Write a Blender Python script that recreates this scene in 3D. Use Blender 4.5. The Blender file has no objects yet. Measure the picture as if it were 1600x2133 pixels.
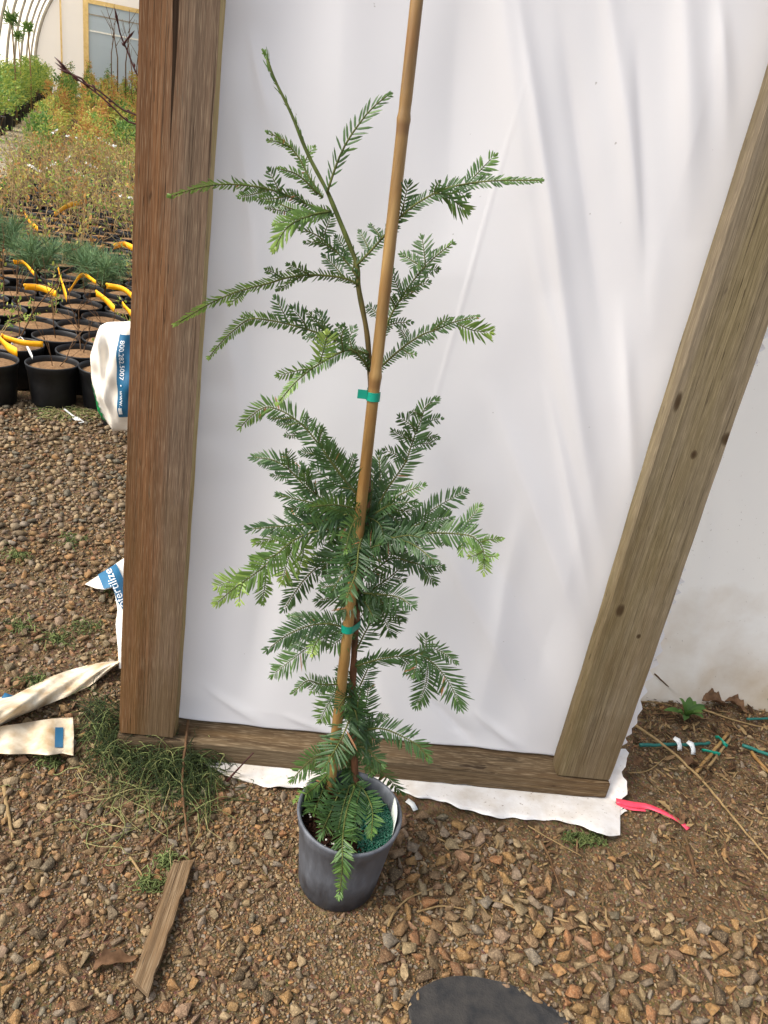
import bpy, bmesh, math, random
import numpy as np
from math import radians, sin, cos, pi, sqrt, atan2, exp
from mathutils import Vector, Matrix

random.seed(7); RNG = np.random.default_rng(7)
SC = bpy.context.scene
COL = SC.collection

# ------------------------------------------------------------------ camera
PITCH, ROLL, CAM_H = radians(26.8), radians(10.2), 1.18
FWD = np.array([0, cos(PITCH), -sin(PITCH)])
_u0 = np.array([0, sin(PITCH), cos(PITCH)]); _r0 = np.array([1., 0, 0])
RGT = cos(ROLL)*_r0 + sin(ROLL)*_u0
UPV = -sin(ROLL)*_r0 + cos(ROLL)*_u0
CAM = np.array([0, 0, CAM_H]); FPX = 1600.0
cam_d = bpy.data.cameras.new('camera'); cam = bpy.data.objects.new('camera', cam_d); COL.objects.link(cam)
cam_d.sensor_fit = 'HORIZONTAL'; cam_d.sensor_width = 36; cam_d.lens = 36*FPX/1600
cam_d.clip_start = .02; cam_d.clip_end = 400
cam.matrix_world = Matrix(((RGT[0], UPV[0], -FWD[0], CAM[0]), (RGT[1], UPV[1], -FWD[1], CAM[1]),
                           (RGT[2], UPV[2], -FWD[2], CAM[2]), (0, 0, 0, 1)))
SC.camera = cam

# ------------------------------------------------------------------ sky, sun, exposure
SUN_EL, SUN_AZ = radians(50), radians(-114)          # azimuth measured from +Y towards +X
world = bpy.data.worlds.new('World'); SC.world = world; world.use_nodes = True
wn = world.node_tree; wn.nodes.clear()
wo = wn.nodes.new('ShaderNodeOutputWorld'); wb = wn.nodes.new('ShaderNodeBackground'); sky = wn.nodes.new('ShaderNodeTexSky')
sky.sky_type = 'NISHITA'; sky.sun_disc = False; sky.sun_elevation = SUN_EL; sky.sun_rotation = SUN_AZ
sky.dust_density = 4.0; sky.air_density = 1.0; sky.ozone_density = 1.0
wb.inputs['Strength'].default_value = .15
hs = wn.nodes.new('ShaderNodeHueSaturation'); hs.inputs['Saturation'].default_value = .45      # thin high cloud: a whiter sky
wn.links.new(sky.outputs[0], hs.inputs['Color']); wn.links.new(hs.outputs[0], wb.inputs[0]); wn.links.new(wb.outputs[0], wo.inputs[0])
sun_d = bpy.data.lights.new('sun', 'SUN'); sun = bpy.data.objects.new('sun', sun_d); COL.objects.link(sun)
sun_d.energy = 1.35; sun_d.angle = radians(28); sun_d.color = (1, .94, .84)
_sd = Vector((sin(SUN_AZ)*cos(SUN_EL), cos(SUN_AZ)*cos(SUN_EL), sin(SUN_EL)))
sun.rotation_euler = _sd.to_track_quat('Z', 'Y').to_euler()
SC.view_settings.view_transform = 'Standard'; SC.view_settings.look = 'None'
SC.view_settings.gamma = 1; SC.view_settings.exposure = 1.0
SC.cycles.max_bounces = 8; SC.cycles.transparent_max_bounces = 8; SC.cycles.use_denoising = True

# ------------------------------------------------------------------ helpers
def ray(x, y): return FWD + (x-800)/FPX*RGT - (y-1066.5)/FPX*UPV
def gz(x, y, z=0.0):
    d = ray(x, y); return CAM + d*((z-CAM_H)/d[2])
def onplane(x, y, P, N):
    d = ray(x, y); return CAM + d*(np.dot(np.asarray(P)-CAM, N)/np.dot(d, N))
def at_y(x, y, Y):
    d = ray(x, y); return CAM + d*(Y/d[1])
def proj(P):
    v = np.asarray(P, float)-CAM; z = v@FWD
    return 800+FPX*(v@RGT)/z, 1066.5-FPX*(v@UPV)/z
def unit(v):
    v = np.asarray(v, float); return v/(np.linalg.norm(v)+1e-12)

def lin(h):
    h = h.lstrip('#'); o = []
    for i in (0, 2, 4):
        c = int(h[i:i+2], 16)/255
        o.append(c/12.92 if c <= .04045 else ((c+.055)/1.055)**2.4)
    return (*o, 1)

def setp(o, label=None, cat=None, group=None, kind=None):
    if label: o['label'] = label
    if cat: o['category'] = cat
    if group: o['group'] = group
    if kind: o['kind'] = kind
    return o
def empty(name, loc=(0, 0, 0), label=None, cat=None, group=None):
    o = bpy.data.objects.new(name, None); COL.objects.link(o); o.location = loc; o.empty_display_size = .05
    return setp(o, label, cat, group)
def link(name, me, parent=None, loc=None):
    o = bpy.data.objects.new(name, me); COL.objects.link(o)
    if parent is not None:
        o.parent = parent
        if loc is None and parent.type == 'EMPTY':
            o.matrix_parent_inverse = Matrix.Translation(-Vector(parent.location)) if parent.rotation_euler.to_matrix().is_identity else parent.matrix_basis.inverted()
    if loc is not None: o.location = loc
    return o
def mesh_np(name, V, F, mat, tint=None, smooth=True):
    """V (n,3), F list/array of tris or quads (or list of lists)"""
    me = bpy.data.meshes.new(name)
    V = np.asarray(V, np.float32).reshape(-1, 3)
    if isinstance(F, np.ndarray):
        k = F.shape[1]; nf = len(F)
        me.vertices.add(len(V)); me.vertices.foreach_set('co', V.ravel())
        me.loops.add(nf*k); me.loops.foreach_set('vertex_index', F.astype(np.int32).ravel())
        me.polygons.add(nf)
        me.polygons.foreach_set('loop_start', np.arange(0, nf*k, k, dtype=np.int32))
        me.update(calc_edges=True)
    else:
        me.from_pydata([tuple(map(float, v)) for v in V], [], F); me.update()
    if smooth: me.polygons.foreach_set('use_smooth', np.ones(len(me.polygons), bool))
    if tint is not None:
        a = me.attributes.new('tint', 'FLOAT', 'POINT'); a.data.foreach_set('value', np.asarray(tint, np.float32))
    if mat: me.materials.append(mat)
    return me

class MB:
    def __init__(s): s.V = []; s.F = []; s.T = []; s.n = 0
    def add(s, V, F, tint=0.0):
        V = np.asarray(V, float).reshape(-1, 3)
        s.V.append(V); s.F += [[i+s.n for i in f] for f in F]
        s.T.append(np.full(len(V), tint) if np.isscalar(tint) else np.asarray(tint)); s.n += len(V)
    def box(s, c, size, R=None, tint=0):
        x, y, z = np.array(size)/2
        V = np.array([[a*x, b*y, d*z] for a in (-1, 1) for b in (-1, 1) for d in (-1, 1)])
        if R is not None: V = V@np.asarray(R).T
        s.add(V+np.asarray(c), [[0, 1, 3, 2], [4, 6, 7, 5], [0, 4, 5, 1], [2, 3, 7, 6], [0, 2, 6, 4], [1, 5, 7, 3]], tint)
    def tube(s, P, r, sides=6, tint=0, cap=True):
        V, F = tube_vf(P, r, sides, cap); s.add(V, F, tint)
    def lathe(s, prof, n=40, c=(0, 0, 0), tint=0):
        prof = np.asarray(prof, float); m = len(prof)
        a = np.linspace(0, 2*pi, n, endpoint=False)
        V = np.stack([np.outer(prof[:, 0], np.cos(a)), np.outer(prof[:, 0], np.sin(a)), np.repeat(prof[:, 1:2], n, 1)], -1).reshape(-1, 3)+np.asarray(c)
        F = [[i*n+j, i*n+(j+1) % n, (i+1)*n+(j+1) % n, (i+1)*n+j] for i in range(m-1) for j in range(n)]
        s.add(V, F, tint)
    def mesh(s, name, mat, smooth=True):
        return mesh_np(name, np.concatenate(s.V), s.F, mat, np.concatenate(s.T), smooth)
    def build(s, name, mat, parent=None, smooth=True):
        return link(name, s.mesh(name, mat, smooth), parent)

def frames(P):
    P = np.asarray(P, float); T = np.gradient(P, axis=0); T /= np.linalg.norm(T, axis=1)[:, None]+1e-12
    a = np.array([0, 0, 1.]) if abs(T[0][2]) < .9 else np.array([1., 0, 0])
    N = [unit(a-T[0]*(a@T[0]))]
    for i in range(1, len(P)):
        v = N[-1]-T[i]*(N[-1]@T[i]); N.append(unit(v))
    N = np.array(N); return T, N, np.cross(T, N)
def tube_vf(P, r, sides=6, cap=True):
    P = np.asarray(P, float); n = len(P); r = np.broadcast_to(np.asarray(r, float), (n,))
    T, N, B = frames(P); a = np.linspace(0, 2*pi, sides, endpoint=False)
    V = (P[:, None]+r[:, None, None]*(np.cos(a)[None, :, None]*N[:, None]+np.sin(a)[None, :, None]*B[:, None])).reshape(-1, 3)
    F = [[i*sides+j, i*sides+(j+1) % sides, (i+1)*sides+(j+1) % sides, (i+1)*sides+j] for i in range(n-1) for j in range(sides)]
    if cap: F += [list(range(sides))[::-1], [(n-1)*sides+j for j in range(sides)]]
    return V, F
def smooth_path(P, step):
    """Catmull-Rom, resampled to about `step`"""
    P = np.asarray(P, float)
    if len(P) < 3:
        n = max(2, int(np.linalg.norm(P[-1]-P[0])/step)+1); t = np.linspace(0, 1, n)[:, None]; return P[0]*(1-t)+P[-1]*t
    Q = np.vstack([2*P[0]-P[1], P, 2*P[-1]-P[-2]]); out = []
    for i in range(1, len(Q)-2):
        for t in np.linspace(0, 1, 14, endpoint=False):
            a, b, c, d = Q[i-1:i+3]
            out.append(.5*((2*b)+(-a+c)*t+(2*a-5*b+4*c-d)*t*t+(-a+3*b-3*c+d)*t**3))
    out.append(P[-1]); out = np.array(out)
    L = np.r_[0, np.cumsum(np.linalg.norm(np.diff(out, axis=0), axis=1))]
    n = max(3, int(L[-1]/step)+1); s = np.linspace(0, L[-1], n)
    return np.stack([np.interp(s, L, out[:, k]) for k in range(3)], 1)
def fnoise(x, y, seed=0):
    """cheap smooth pseudo noise in -1..1, vectorised"""
    v = 0
    for k, (a, b, ph) in enumerate(((1.0, .73, .3), (-.81, 1.27, 1.9), (1.9, -1.43, 4.1), (2.7, 2.3, .7), (-3.1, 1.7, 2.6))):
        v = v+np.sin(a*x+b*y+ph+seed*1.7+k)/(1+k*.55)
    return v/2.6

# ------------------------------------------------------------------ materials
class NT:
    def __init__(s, name):
        s.m = bpy.data.materials.new(name); s.m.use_nodes = True; s.t = s.m.node_tree; s.t.nodes.clear()
        s.out = s.n('ShaderNodeOutputMaterial'); s.p = s.n('ShaderNodeBsdfPrincipled'); s.l(s.p.outputs[0], s.out.inputs[0])
    def n(s, t, **k):
        o = s.t.nodes.new(t)
        for a, b in k.items(): setattr(o, a, b)
        return o
    def l(s, a, b): s.t.links.new(a, b)
    def coord(s, kind='Object', scale=(1, 1, 1), rot=(0, 0, 0), loc=(0, 0, 0)):
        c = s.n('ShaderNodeTexCoord'); m = s.n('ShaderNodeMapping'); m.inputs['Scale'].default_value = scale
        m.inputs['Rotation'].default_value = rot; m.inputs['Location'].default_value = loc
        s.l(c.outputs[kind], m.inputs[0]); return m.outputs[0]
    def noise(s, vec, scale, detail=4, rough=.55, dist=0):
        n = s.n('ShaderNodeTexNoise'); n.inputs['Scale'].default_value = scale; n.inputs['Detail'].default_value = detail
        n.inputs['Roughness'].default_value = rough; n.inputs['Distortion'].default_value = dist
        if vec is not None: s.l(vec, n.inputs['Vector'])
        return n.outputs['Fac']
    def ramp(s, fac, stops, interp='LINEAR'):
        r = s.n('ShaderNodeValToRGB'); r.color_ramp.interpolation = interp; e = r.color_ramp.elements
        while len(e) < len(stops): e.new(.5)
        for q, (p, c) in zip(e, stops):
            q.position = p; q.color = lin(c) if isinstance(c, str) else (*c[:3], 1) if hasattr(c, '__len__') else (c, c, c, 1)
        s.l(fac, r.inputs[0]); return r.outputs[0]
    def mix(s, fac, a, b, mode='MIX'):
        m = s.n('ShaderNodeMix', data_type='RGBA', blend_type=mode)
        for sock, v in ((m.inputs[0], fac), (m.inputs[6], a), (m.inputs[7], b)):
            if isinstance(v, (int, float)): sock.default_value = v
            elif isinstance(v, str): sock.default_value = lin(v)
            elif isinstance(v, tuple): sock.default_value = (*v[:3], 1)
            else: s.l(v, sock)
        return m.outputs[2]
    def math(s, op, a, b=0.0, clamp=False):
        m = s.n('ShaderNodeMath', operation=op, use_clamp=clamp)
        for sock, v in zip(m.inputs, (a, b)):
            if isinstance(v, (int, float)): sock.default_value = v
            else: s.l(v, sock)
        return m.outputs[0]
    def attr(s, name='tint'):
        a = s.n('ShaderNodeAttribute'); a.attribute_name = name; return a.outputs['Fac']
    def bump(s, h, strength=.3, dist=.01):
        b = s.n('ShaderNodeBump'); b.inputs['Strength'].default_value = strength; b.inputs['Distance'].default_value = dist
        s.l(h, b.inputs['Height']); s.l(b.outputs[0], s.p.inputs['Normal']); return b.outputs[0]
    def fin(s, col=None, rough=.7, spec=.3):
        if col is not None:
            if isinstance(col, str): s.p.inputs['Base Color'].default_value = lin(col)
            elif isinstance(col, tuple): s.p.inputs['Base Color'].default_value = (*col[:3], 1)
            else: s.l(col, s.p.inputs['Base Color'])
        if isinstance(rough, (int, float)): s.p.inputs['Roughness'].default_value = rough
        else: s.l(rough, s.p.inputs['Roughness'])
        s.p.inputs['Specular IOR Level'].default_value = spec
        return s.m
    def translucent(s, col, fac, normal=None):
        t = s.n('ShaderNodeBsdfTranslucent')
        if isinstance(col, tuple): t.inputs[0].default_value = (*col[:3], 1)
        else: s.l(col, t.inputs[0])
        if normal is not None: s.l(normal, t.inputs['Normal'])
        m = s.n('ShaderNodeMixShader')
        if isinstance(fac, (int, float)): m.inputs[0].default_value = fac
        else: s.l(fac, m.inputs[0])
        s.l(s.p.outputs[0], m.inputs[1]); s.l(t.outputs[0], m.inputs[2]); s.l(m.outputs[0], s.out.inputs[0])

def simple(name, c1, c2=None, scale=30, rough=.7, spec=.3, bump=0, bs=None, coord='Object'):
    k = NT(name); v = k.coord(coord)
    if c2:
        f = k.noise(v, scale); col = k.ramp(f, [(.3, c1), (.7, c2)])
    else: col = c1 if isinstance(c1, (str, tuple)) else c1
    if bump:
        k.bump(k.noise(v, bs or scale*2, 5), bump, .004)
    return k.fin(col, rough, spec)

STONE_STOPS = [(0, '#5d4d38'), (.09, '#86683f'), (.18, '#9a7247'), (.27, '#5f5646'), (.36, '#7f6140'), (.45, '#70675a'), (.54, '#a08966'),
               (.62, '#4c4030'), (.70, '#8f623e'), (.78, '#81786a'), (.86, '#6e4c32'), (.93, '#8b7756'), (1, '#5b574a')]
def stone_mat(name, src):
    k = NT(name); v = k.coord('Object', (1, 1, 1))
    if src == 'attr': f = k.attr()
    else:
        oi = k.n('ShaderNodeObjectInfo'); f = oi.outputs['Random']
    base = k.ramp(f, STONE_STOPS)
    sc = 1.0 if src == 'attr' else .02
    n1 = k.noise(v, 120*sc, 5); n2 = k.noise(v, 420*sc, 3)
    c = k.mix(k.ramp(n1, [(.4, 0.0), (.62, .75)]), base, k.mix(.6, base, '#3d2e1e'))
    c = k.mix(k.ramp(n2, [(.5, 0.0), (.75, .35)]), c, '#c9b088')
    k.bump(k.noise(v, 260*sc, 6), .35, .002 if src == 'attr' else .1)
    return k.fin(c, .78, .3)
M = {}
M['gravel'] = stone_mat('gravel', 'attr'); M['stone'] = stone_mat('stone', 'obj')

k = NT('dirt'); v = k.coord('Object')
n1 = k.noise(v, 2.2, 6); n2 = k.noise(v, 26, 8, .65); n3 = k.noise(v, 240, 4, .7)
c = k.ramp(n2, [(.25, '#3d3124'), (.45, '#5a4834'), (.6, '#715c44'), (.8, '#8b755a')])
c = k.mix(k.ramp(n1, [(.4, 0.0), (.65, .55)]), c, k.ramp(n2, [(.3, '#4b3d2c'), (.7, '#7d6a50')]))
vo = k.n('ShaderNodeTexVoronoi'); vo.inputs['Scale'].default_value = 170; k.l(v, vo.inputs['Vector'])
c = k.mix(k.ramp(k.math('MULTIPLY', n3, 1), [(.4, 0.0), (.7, .5)]), c, vo.outputs['Color'], 'SOFT_LIGHT')
h = k.math('ADD', k.math('MULTIPLY', vo.outputs['Distance'], -.8), k.math('ADD', n2, n3))
k.bump(h, .8, .006); M['dirt'] = k.fin(c, .95, .1)

def wood(name, cols, weather, w_amt, knots=(), split=None, crack=None, gscale=1.0, dirty=True, ring=.25):
    """object space: x across, z along the grain. cols = dark/mid/light streaks"""
    k = NT(name); v = k.coord('Object', (90*gscale, 30, 2.2)); vw = k.coord('Object', (1, 1, 1))
    wob = k.noise(k.coord('Object', (5, 5, .9)), 2.0, 3)
    sx = k.n('ShaderNodeSeparateXYZ'); k.l(vw, sx.inputs[0])
    n1 = k.noise(v, 1.0, 6, .62, .4)
    v2 = k.coord('Object', (420*gscale, 90, 7)); n2 = k.noise(v2, 1.0, 3, .6)
    # cathedral rings
    wv = k.n('ShaderNodeTexWave', wave_type='BANDS', bands_direction='X', wave_profile='SAW')
    wv.inputs['Scale'].default_value = 16*gscale; wv.inputs['Distortion'].default_value = 9; wv.inputs['Detail'].default_value = 2.5
    wv.inputs['Detail Scale'].default_value = 1.2; k.l(k.coord('Object', (1, 1, .07), loc=(.02, 0, .1)), wv.inputs[0])
    f = k.math('ADD', k.math('MULTIPLY', n1, 1-ring), k.math('MULTIPLY', wv.outputs['Fac'], ring))
    c = k.ramp(f, [(.22, cols[0]), (.45, cols[1]), (.72, cols[2])])
    c = k.mix(k.ramp(n2, [(.46, 0.0), (.62, .5)]), c, k.mix(.5, c, '#2e2012'))
    pz = k.noise(k.coord('Object', (260, 90, 22)), 1.0, 2, .5); c = k.mix(k.ramp(pz, [(.66, 0.0), (.72, .75)]), c, '#2a1d12')
    c = k.mix(k.math('MULTIPLY', k.ramp(k.noise(k.coord('Object', (14, 14, 1.4)), 1.0, 4), [(.4, 0.0), (.6, 1.0)]), .35), c, cols[0])
    if split is not None:   # weathered greyer part of the board
        m = k.math('ADD', sx.outputs[0], k.math('MULTIPLY', k.math('SUBTRACT', wob, .5), .09))
        c = k.mix(k.math('MULTIPLY', k.ramp(k.math('MULTIPLY_ADD', m, 1.0) if False else k.math('ADD', m, split), [(.485, 0.0), (.52, 1.0)]), w_amt), c,
                  k.ramp(f, [(.2, weather[0]), (.5, weather[1]), (.8, weather[2])]))
    else:
        c = k.mix(k.math('MULTIPLY', k.ramp(k.noise(k.coord('Object', (9, 9, .8)), 1.6, 4), [(.35, 0.0), (.65, 1.0)]), w_amt), c,
                  k.ramp(f, [(.2, weather[0]), (.5, weather[1]), (.8, weather[2])]))
    ck = k.noise(k.coord('Object', (520*gscale, 40, 3.2)), 1.0, 2, .5); mck = k.ramp(ck, [(.67, 0.0), (.70, .75)]); c = k.mix(mck, c, '#241810')
    fl = k.noise(k.coord('Object', (900, 300, 26)), 1.0, 2, .6); c = k.mix(k.ramp(fl, [(.5, 0.0), (.7, .45)]), c, k.mix(.5, c, '#c9b494'))
    hgt = k.math('SUBTRACT', f, k.math('MULTIPLY', mck, .8))
    if dirty:  # soil splash and algae towards the foot, ragged
        g = k.math('SUBTRACT', k.math('MULTIPLY', k.noise(k.coord('Object', (30, 30, 7)), 1, 5), .5), k.math('MULTIPLY', sx.outputs[2], .36))
        c = k.mix(k.ramp(g, [(.02, 0.0), (.24, .5)]), c, '#54401f')
    for (x0, z0, rx, rz) in knots:
        dx = k.math('DIVIDE', k.math('SUBTRACT', sx.outputs[0], x0), rx); dz = k.math('DIVIDE', k.math('SUBTRACT', sx.outputs[2], z0), rz)
        d = k.math('ADD', k.math('MULTIPLY', dx, dx), k.math('MULTIPLY', dz, dz))
        d = k.math('ADD', d, k.math('MULTIPLY', k.math('SUBTRACT', n2, .5), .9))
        mk = k.ramp(d, [(.0, .95), (.35, .8), (.75, .3), (1.0, .0)])
        c = k.mix(mk, c, '#3a2b1a')
    if crack is not None:
        x0, z0 = crack
        dx = k.math('ABSOLUTE', k.math('ADD', k.math('SUBTRACT', sx.outputs[0], x0), k.math('MULTIPLY', k.math('SUBTRACT', wob, .5), .02)))
        wid = k.math('MULTIPLY', k.math('SUBTRACT', sx.outputs[2], z0, ), .022, True)
        wid = k.math('MINIMUM', wid, .0042)
        mk = k.math('LESS_THAN', dx, wid); c = k.mix(mk, c, '#2e2014'); hgt = k.math('SUBTRACT', hgt, k.math('MULTIPLY', mk, 2.0))
    k.bump(k.math('ADD', hgt, k.math('MULTIPLY', n2, .5)), .6, .003)
    return k.fin(c, .85, .15)
M['post_l'] = wood('treated_lumber_brown', ('#4c3422', '#735035', '#8c6443'), ('#4e443a', '#685c4f', '#7f7161'), .68, split=.503, crack=(-.004, 1.04), ring=.08)
M['post_r'] = wood('treated_lumber_green', ('#524833', '#72664a', '#87795b'), ('#5a5044', '#786c5c', '#8b7f6d'), .8,
                   knots=((.006, .715, .007, .010), (-.035, .40, .009, .016), (.016, .35, .005, .006), (-.05, .80, .006, .02), (.052, .75, .01, .014)), gscale=1.0, ring=.16)
M['sill'] = wood('treated_lumber_sill', ('#3a2c1c', '#59442d', '#6e593d'), ('#473f32', '#625847', '#756a59'), .5, dirty=False)
M['slat'] = wood('weathered_slat', ('#4a3826', '#6b5339', '#84694a'), ('#564939', '#726552', '#867965'), .7, dirty=False)

M['cut_edge'] = wood('planed_edge', ('#8a7448', '#ad9663', '#c4b080'), ('#7d6e52', '#9c8c6c', '#b3a484'), .4)

def plastic(name, col, tcol, fac, rough=.32, stain=None, bump=.12):
    k = NT(name); v = k.coord('Object')
    n = k.noise(v, 2.5, 4); c = k.mix(k.math('MULTIPLY', n, .10), col, tcol)
    if stain:
        sx = k.n('ShaderNodeSeparateXYZ'); k.l(v, sx.inputs[0])
        g = k.math('SUBTRACT', k.math('MULTIPLY', k.noise(v, 4.0, 6, .6), .85), k.math('MULTIPLY', sx.outputs[2], .8))
        f = k.ramp(g, [(.14, 0.0), (.34, .3), (.55, .7)])
        c = k.mix(f, c, stain)
        sp = k.noise(v, 140, 2); c = k.mix(k.ramp(sp, [(.72, 0.0), (.76, .5)]), c, '#7a6038')
    else:
        c = k.mix(k.ramp(k.noise(v, 75, 2), [(.775, 0.0), (.80, .5)]), c, '#857a6c')
    b = k.bump(k.noise(v, 30, 3), bump, .004)
    k.fin(c, rough, .45); k.translucent(c, fac); return k.m
M['sheet'] = plastic('white_poly_sheet', '#f0eeee', '#e6e5ea', .3, .27, bump=.04)
M['flap'] = plastic('white_poly_flap', '#dedad4', '#c2b8a4', .15, .4)
k = NT('muddy_hem'); v = k.coord('Object'); c = k.mix(k.ramp(k.noise(v, 9, 6, .65), [(.45, 0.0), (.7, .6)]), '#dcd9d6', '#a8967a'); c = k.mix(k.ramp(k.noise(v, 160, 3), [(.66, 0.0), (.72, .7)]), c, '#6b5234')
k.bump(k.noise(v, 22, 4), .35, .006); M['flap'] = k.fin(c, .45, .35)
M['wall'] = plastic('stained_poly_wall', '#fffcf4', '#fbf1e0', .5, .35, stain='#b8955c')
M['film'] = plastic('tunnel_film', '#fff8ea', '#fbf0da', .72, .5)
M['film_blue'] = plastic('door_film', '#c3d0da', '#dfe6ea', .5, .4)

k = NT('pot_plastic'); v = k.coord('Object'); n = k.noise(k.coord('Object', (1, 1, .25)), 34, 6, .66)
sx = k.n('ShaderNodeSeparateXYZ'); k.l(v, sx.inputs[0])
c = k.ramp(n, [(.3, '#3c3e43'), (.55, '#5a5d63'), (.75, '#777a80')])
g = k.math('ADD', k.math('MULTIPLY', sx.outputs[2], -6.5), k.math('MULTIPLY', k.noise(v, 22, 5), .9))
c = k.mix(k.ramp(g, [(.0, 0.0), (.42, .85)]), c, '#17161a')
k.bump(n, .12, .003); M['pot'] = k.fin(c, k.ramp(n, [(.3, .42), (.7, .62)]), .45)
M['pot_black'] = simple('black_pot_plastic', '#0d0d0e', '#1a1a1b', 40, .5, .4)
M['soil'] = simple('bark_soil', '#74583e', '#9a7a58', 90, .95, .1, 1.0, 160)
M['dark_soil'] = simple('potting_soil', '#1c110c', '#3a241a', 160, .9, .1, 1.0, 300)
M['granule'] = simple('green_granule', '#053527', '#0a5540', 700, .35, .5)
M['perlite'] = simple('perlite', '#d5d2c8', None, rough=.9)
k = NT('bamboo'); v = k.coord('Object', (60, 60, 3)); n = k.noise(v, 1, 5); n2 = k.noise(k.coord('Object'), 14, 4)
c = k.ramp(n, [(.3, '#6e522a'), (.5, '#8f6f40'), (.72, '#a78855')]); c = k.mix(k.ramp(n2, [(.45, 0.0), (.7, .6)]), c, '#7d5424')
c = k.mix(k.math('MULTIPLY', k.attr(), .8), c, '#6b4a2a'); M['bamboo'] = k.fin(c, .42, .45)
k = NT('bark'); v = k.coord('Object'); n = k.noise(k.coord('Object', (1, 1, .3)), 90, 5)
c = k.mix(k.attr(), k.ramp(n, [(.35, '#46301f'), (.6, '#6e4730'), (.8, '#8a6246')]), k.ramp(n, [(.3, '#3f4a22'), (.7, '#5e6a33')]))
k.bump(n, .5, .002); M['bark'] = k.fin(c, .8, .25)
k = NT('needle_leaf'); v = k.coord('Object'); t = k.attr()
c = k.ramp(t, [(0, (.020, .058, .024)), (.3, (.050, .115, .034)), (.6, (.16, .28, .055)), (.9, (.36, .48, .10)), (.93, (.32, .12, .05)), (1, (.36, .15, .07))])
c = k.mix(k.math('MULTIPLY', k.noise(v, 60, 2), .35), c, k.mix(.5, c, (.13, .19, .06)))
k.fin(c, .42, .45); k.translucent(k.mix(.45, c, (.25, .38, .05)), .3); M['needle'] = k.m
M['tape'] = simple('green_tape', '#04816a', '#0a9078', 20, .35, .5)
M['tag'] = simple('white_tag', '#e6e6e2', '#cfd2d0', 15, .5, .4)
M['bag'] = simple('white_bag', '#f2ece0', '#ddd3c2', 9, .45, .4, .15, 18)
M['bag_dirty'] = simple('dirty_bag', '#e6dac2', '#a98e68', 24, .55, .3, .5, 40)
M['bag_in'] = simple('bag_lining', '#dad4d6', '#c4bcc0', 11, .4, .4, .2, 30)
M['blue'] = simple('blue_print', '#1b5678', '#29698c', 14, .45, .4)
M['green_print'] = simple('green_print', '#0e7a3e', '#1a8c4c', 14, .45, .4)
M['white_print'] = simple('white_print', '#eceeec', None, rough=.5)
M['ribbon_y'] = simple('yellow_ribbon', '#f2a000', '#ffc020', 30, .5, .3)
M['ribbon_p'] = simple('pink_ribbon', '#e8344e', '#f0566a', 40, .4, .4)
M['teal'] = simple('teal_stake', '#17564e', '#226b60', 30, .45, .4)
M['mat_fabric'] = simple('black_weed_mat', '#222325', '#3b3835', 45, .8, .25, .4, 300)
M['straw'] = simple('straw', '#76603f', '#988059', 60, .8, .2)
M['twig'] = simple('twig', '#4d3826', '#6d5238', 60, .8, .2)
M['dead_leaf'] = simple('dead_leaf', '#4e3826', '#7c5e44', 60, .8, .2)
M['dry_stem'] = simple('dry_stem', '#8c754e', '#b39b70', 60, .8, .2)
M['red_twig'] = simple('red_twig', '#2e1412', '#4a201a', 60, .6, .3)
M['weed_hay'] = None
k = NT('weed'); t = k.attr(); c = k.ramp(t, [(0, '#2f3a22'), (.45, '#4a5a30'), (.8, '#7f8a52'), (1, '#a89d6c')]); k.fin(c, .7, .25)
k.translucent(c, .2); M['weed'] = k.m
k = NT('leaf'); t = k.attr(); oi = k.n('ShaderNodeObjectInfo')
c = k.ramp(t, [(0, '#3b5a30'), (.35, '#64883f'), (.6, '#9aac4c'), (.8, '#c0b65a'), (.92, '#a87245'), (1, '#c4904e')])
k.fin(c, .6, .3); k.translucent(c, .35); M['leaf'] = k.m
M['pine'] = simple('pine_needles', '#4f6e4c', '#76905e', 30, .6, .3)
M['steel'] = simple('galvanised_hoop', '#7d786c', '#99948a', 6, .5, .4)
M['lumber'] = simple('pale_lumber', '#c0a468', '#d6bd88', 9, .8, .2)

# ------------------------------------------------------------------ ground
def gh(x, y):
    return .005*fnoise(np.asarray(x)*5, np.asarray(y)*5, 1)+.0025*fnoise(np.asarray(x)*21, np.asarray(y)*21, 3)
def axis_coords(lo, hi, flo, fhi, step):
    a = list(np.arange(flo, fhi+1e-6, step)); s = step
    while a[-1] < hi: s *= 1.35; a.append(min(hi, a[-1]+s))
    s = step
    while a[0] > lo: s *= 1.35; a.insert(0, max(lo, a[0]-s))
    return np.array(a)
gx = axis_coords(-120, 120, -1.9, 1.5, .025); gy = axis_coords(-30, 200, .3, 3.0, .025)
X, Y = np.meshgrid(gx, gy); Z = gh(X, Y)*np.clip(3.2-np.hypot(X, Y-1)*.6, 0, 1)
nx, ny = len(gx), len(gy); idx = np.arange(nx*ny).reshape(ny, nx)
Fg = np.stack([idx[:-1, :-1], idx[:-1, 1:], idx[1:, 1:], idx[1:, :-1]], -1).reshape(-1, 4)
ground = link('ground', mesh_np('ground', np.stack([X, Y, Z], -1).reshape(-1, 3), Fg, M['dirt']))
setp(ground, 'brown dirt and gravel ground under the potted sapling', 'ground', kind='structure')

# tunnel axes (long beds run this way)
AX = unit(np.array([-.4815, 1.1205, 0])); BX = np.array([AX[1], -AX[0], 0])
def tc(lat, ax, z=0): return AX*ax+BX*lat+np.array([0, 0, z])

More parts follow.
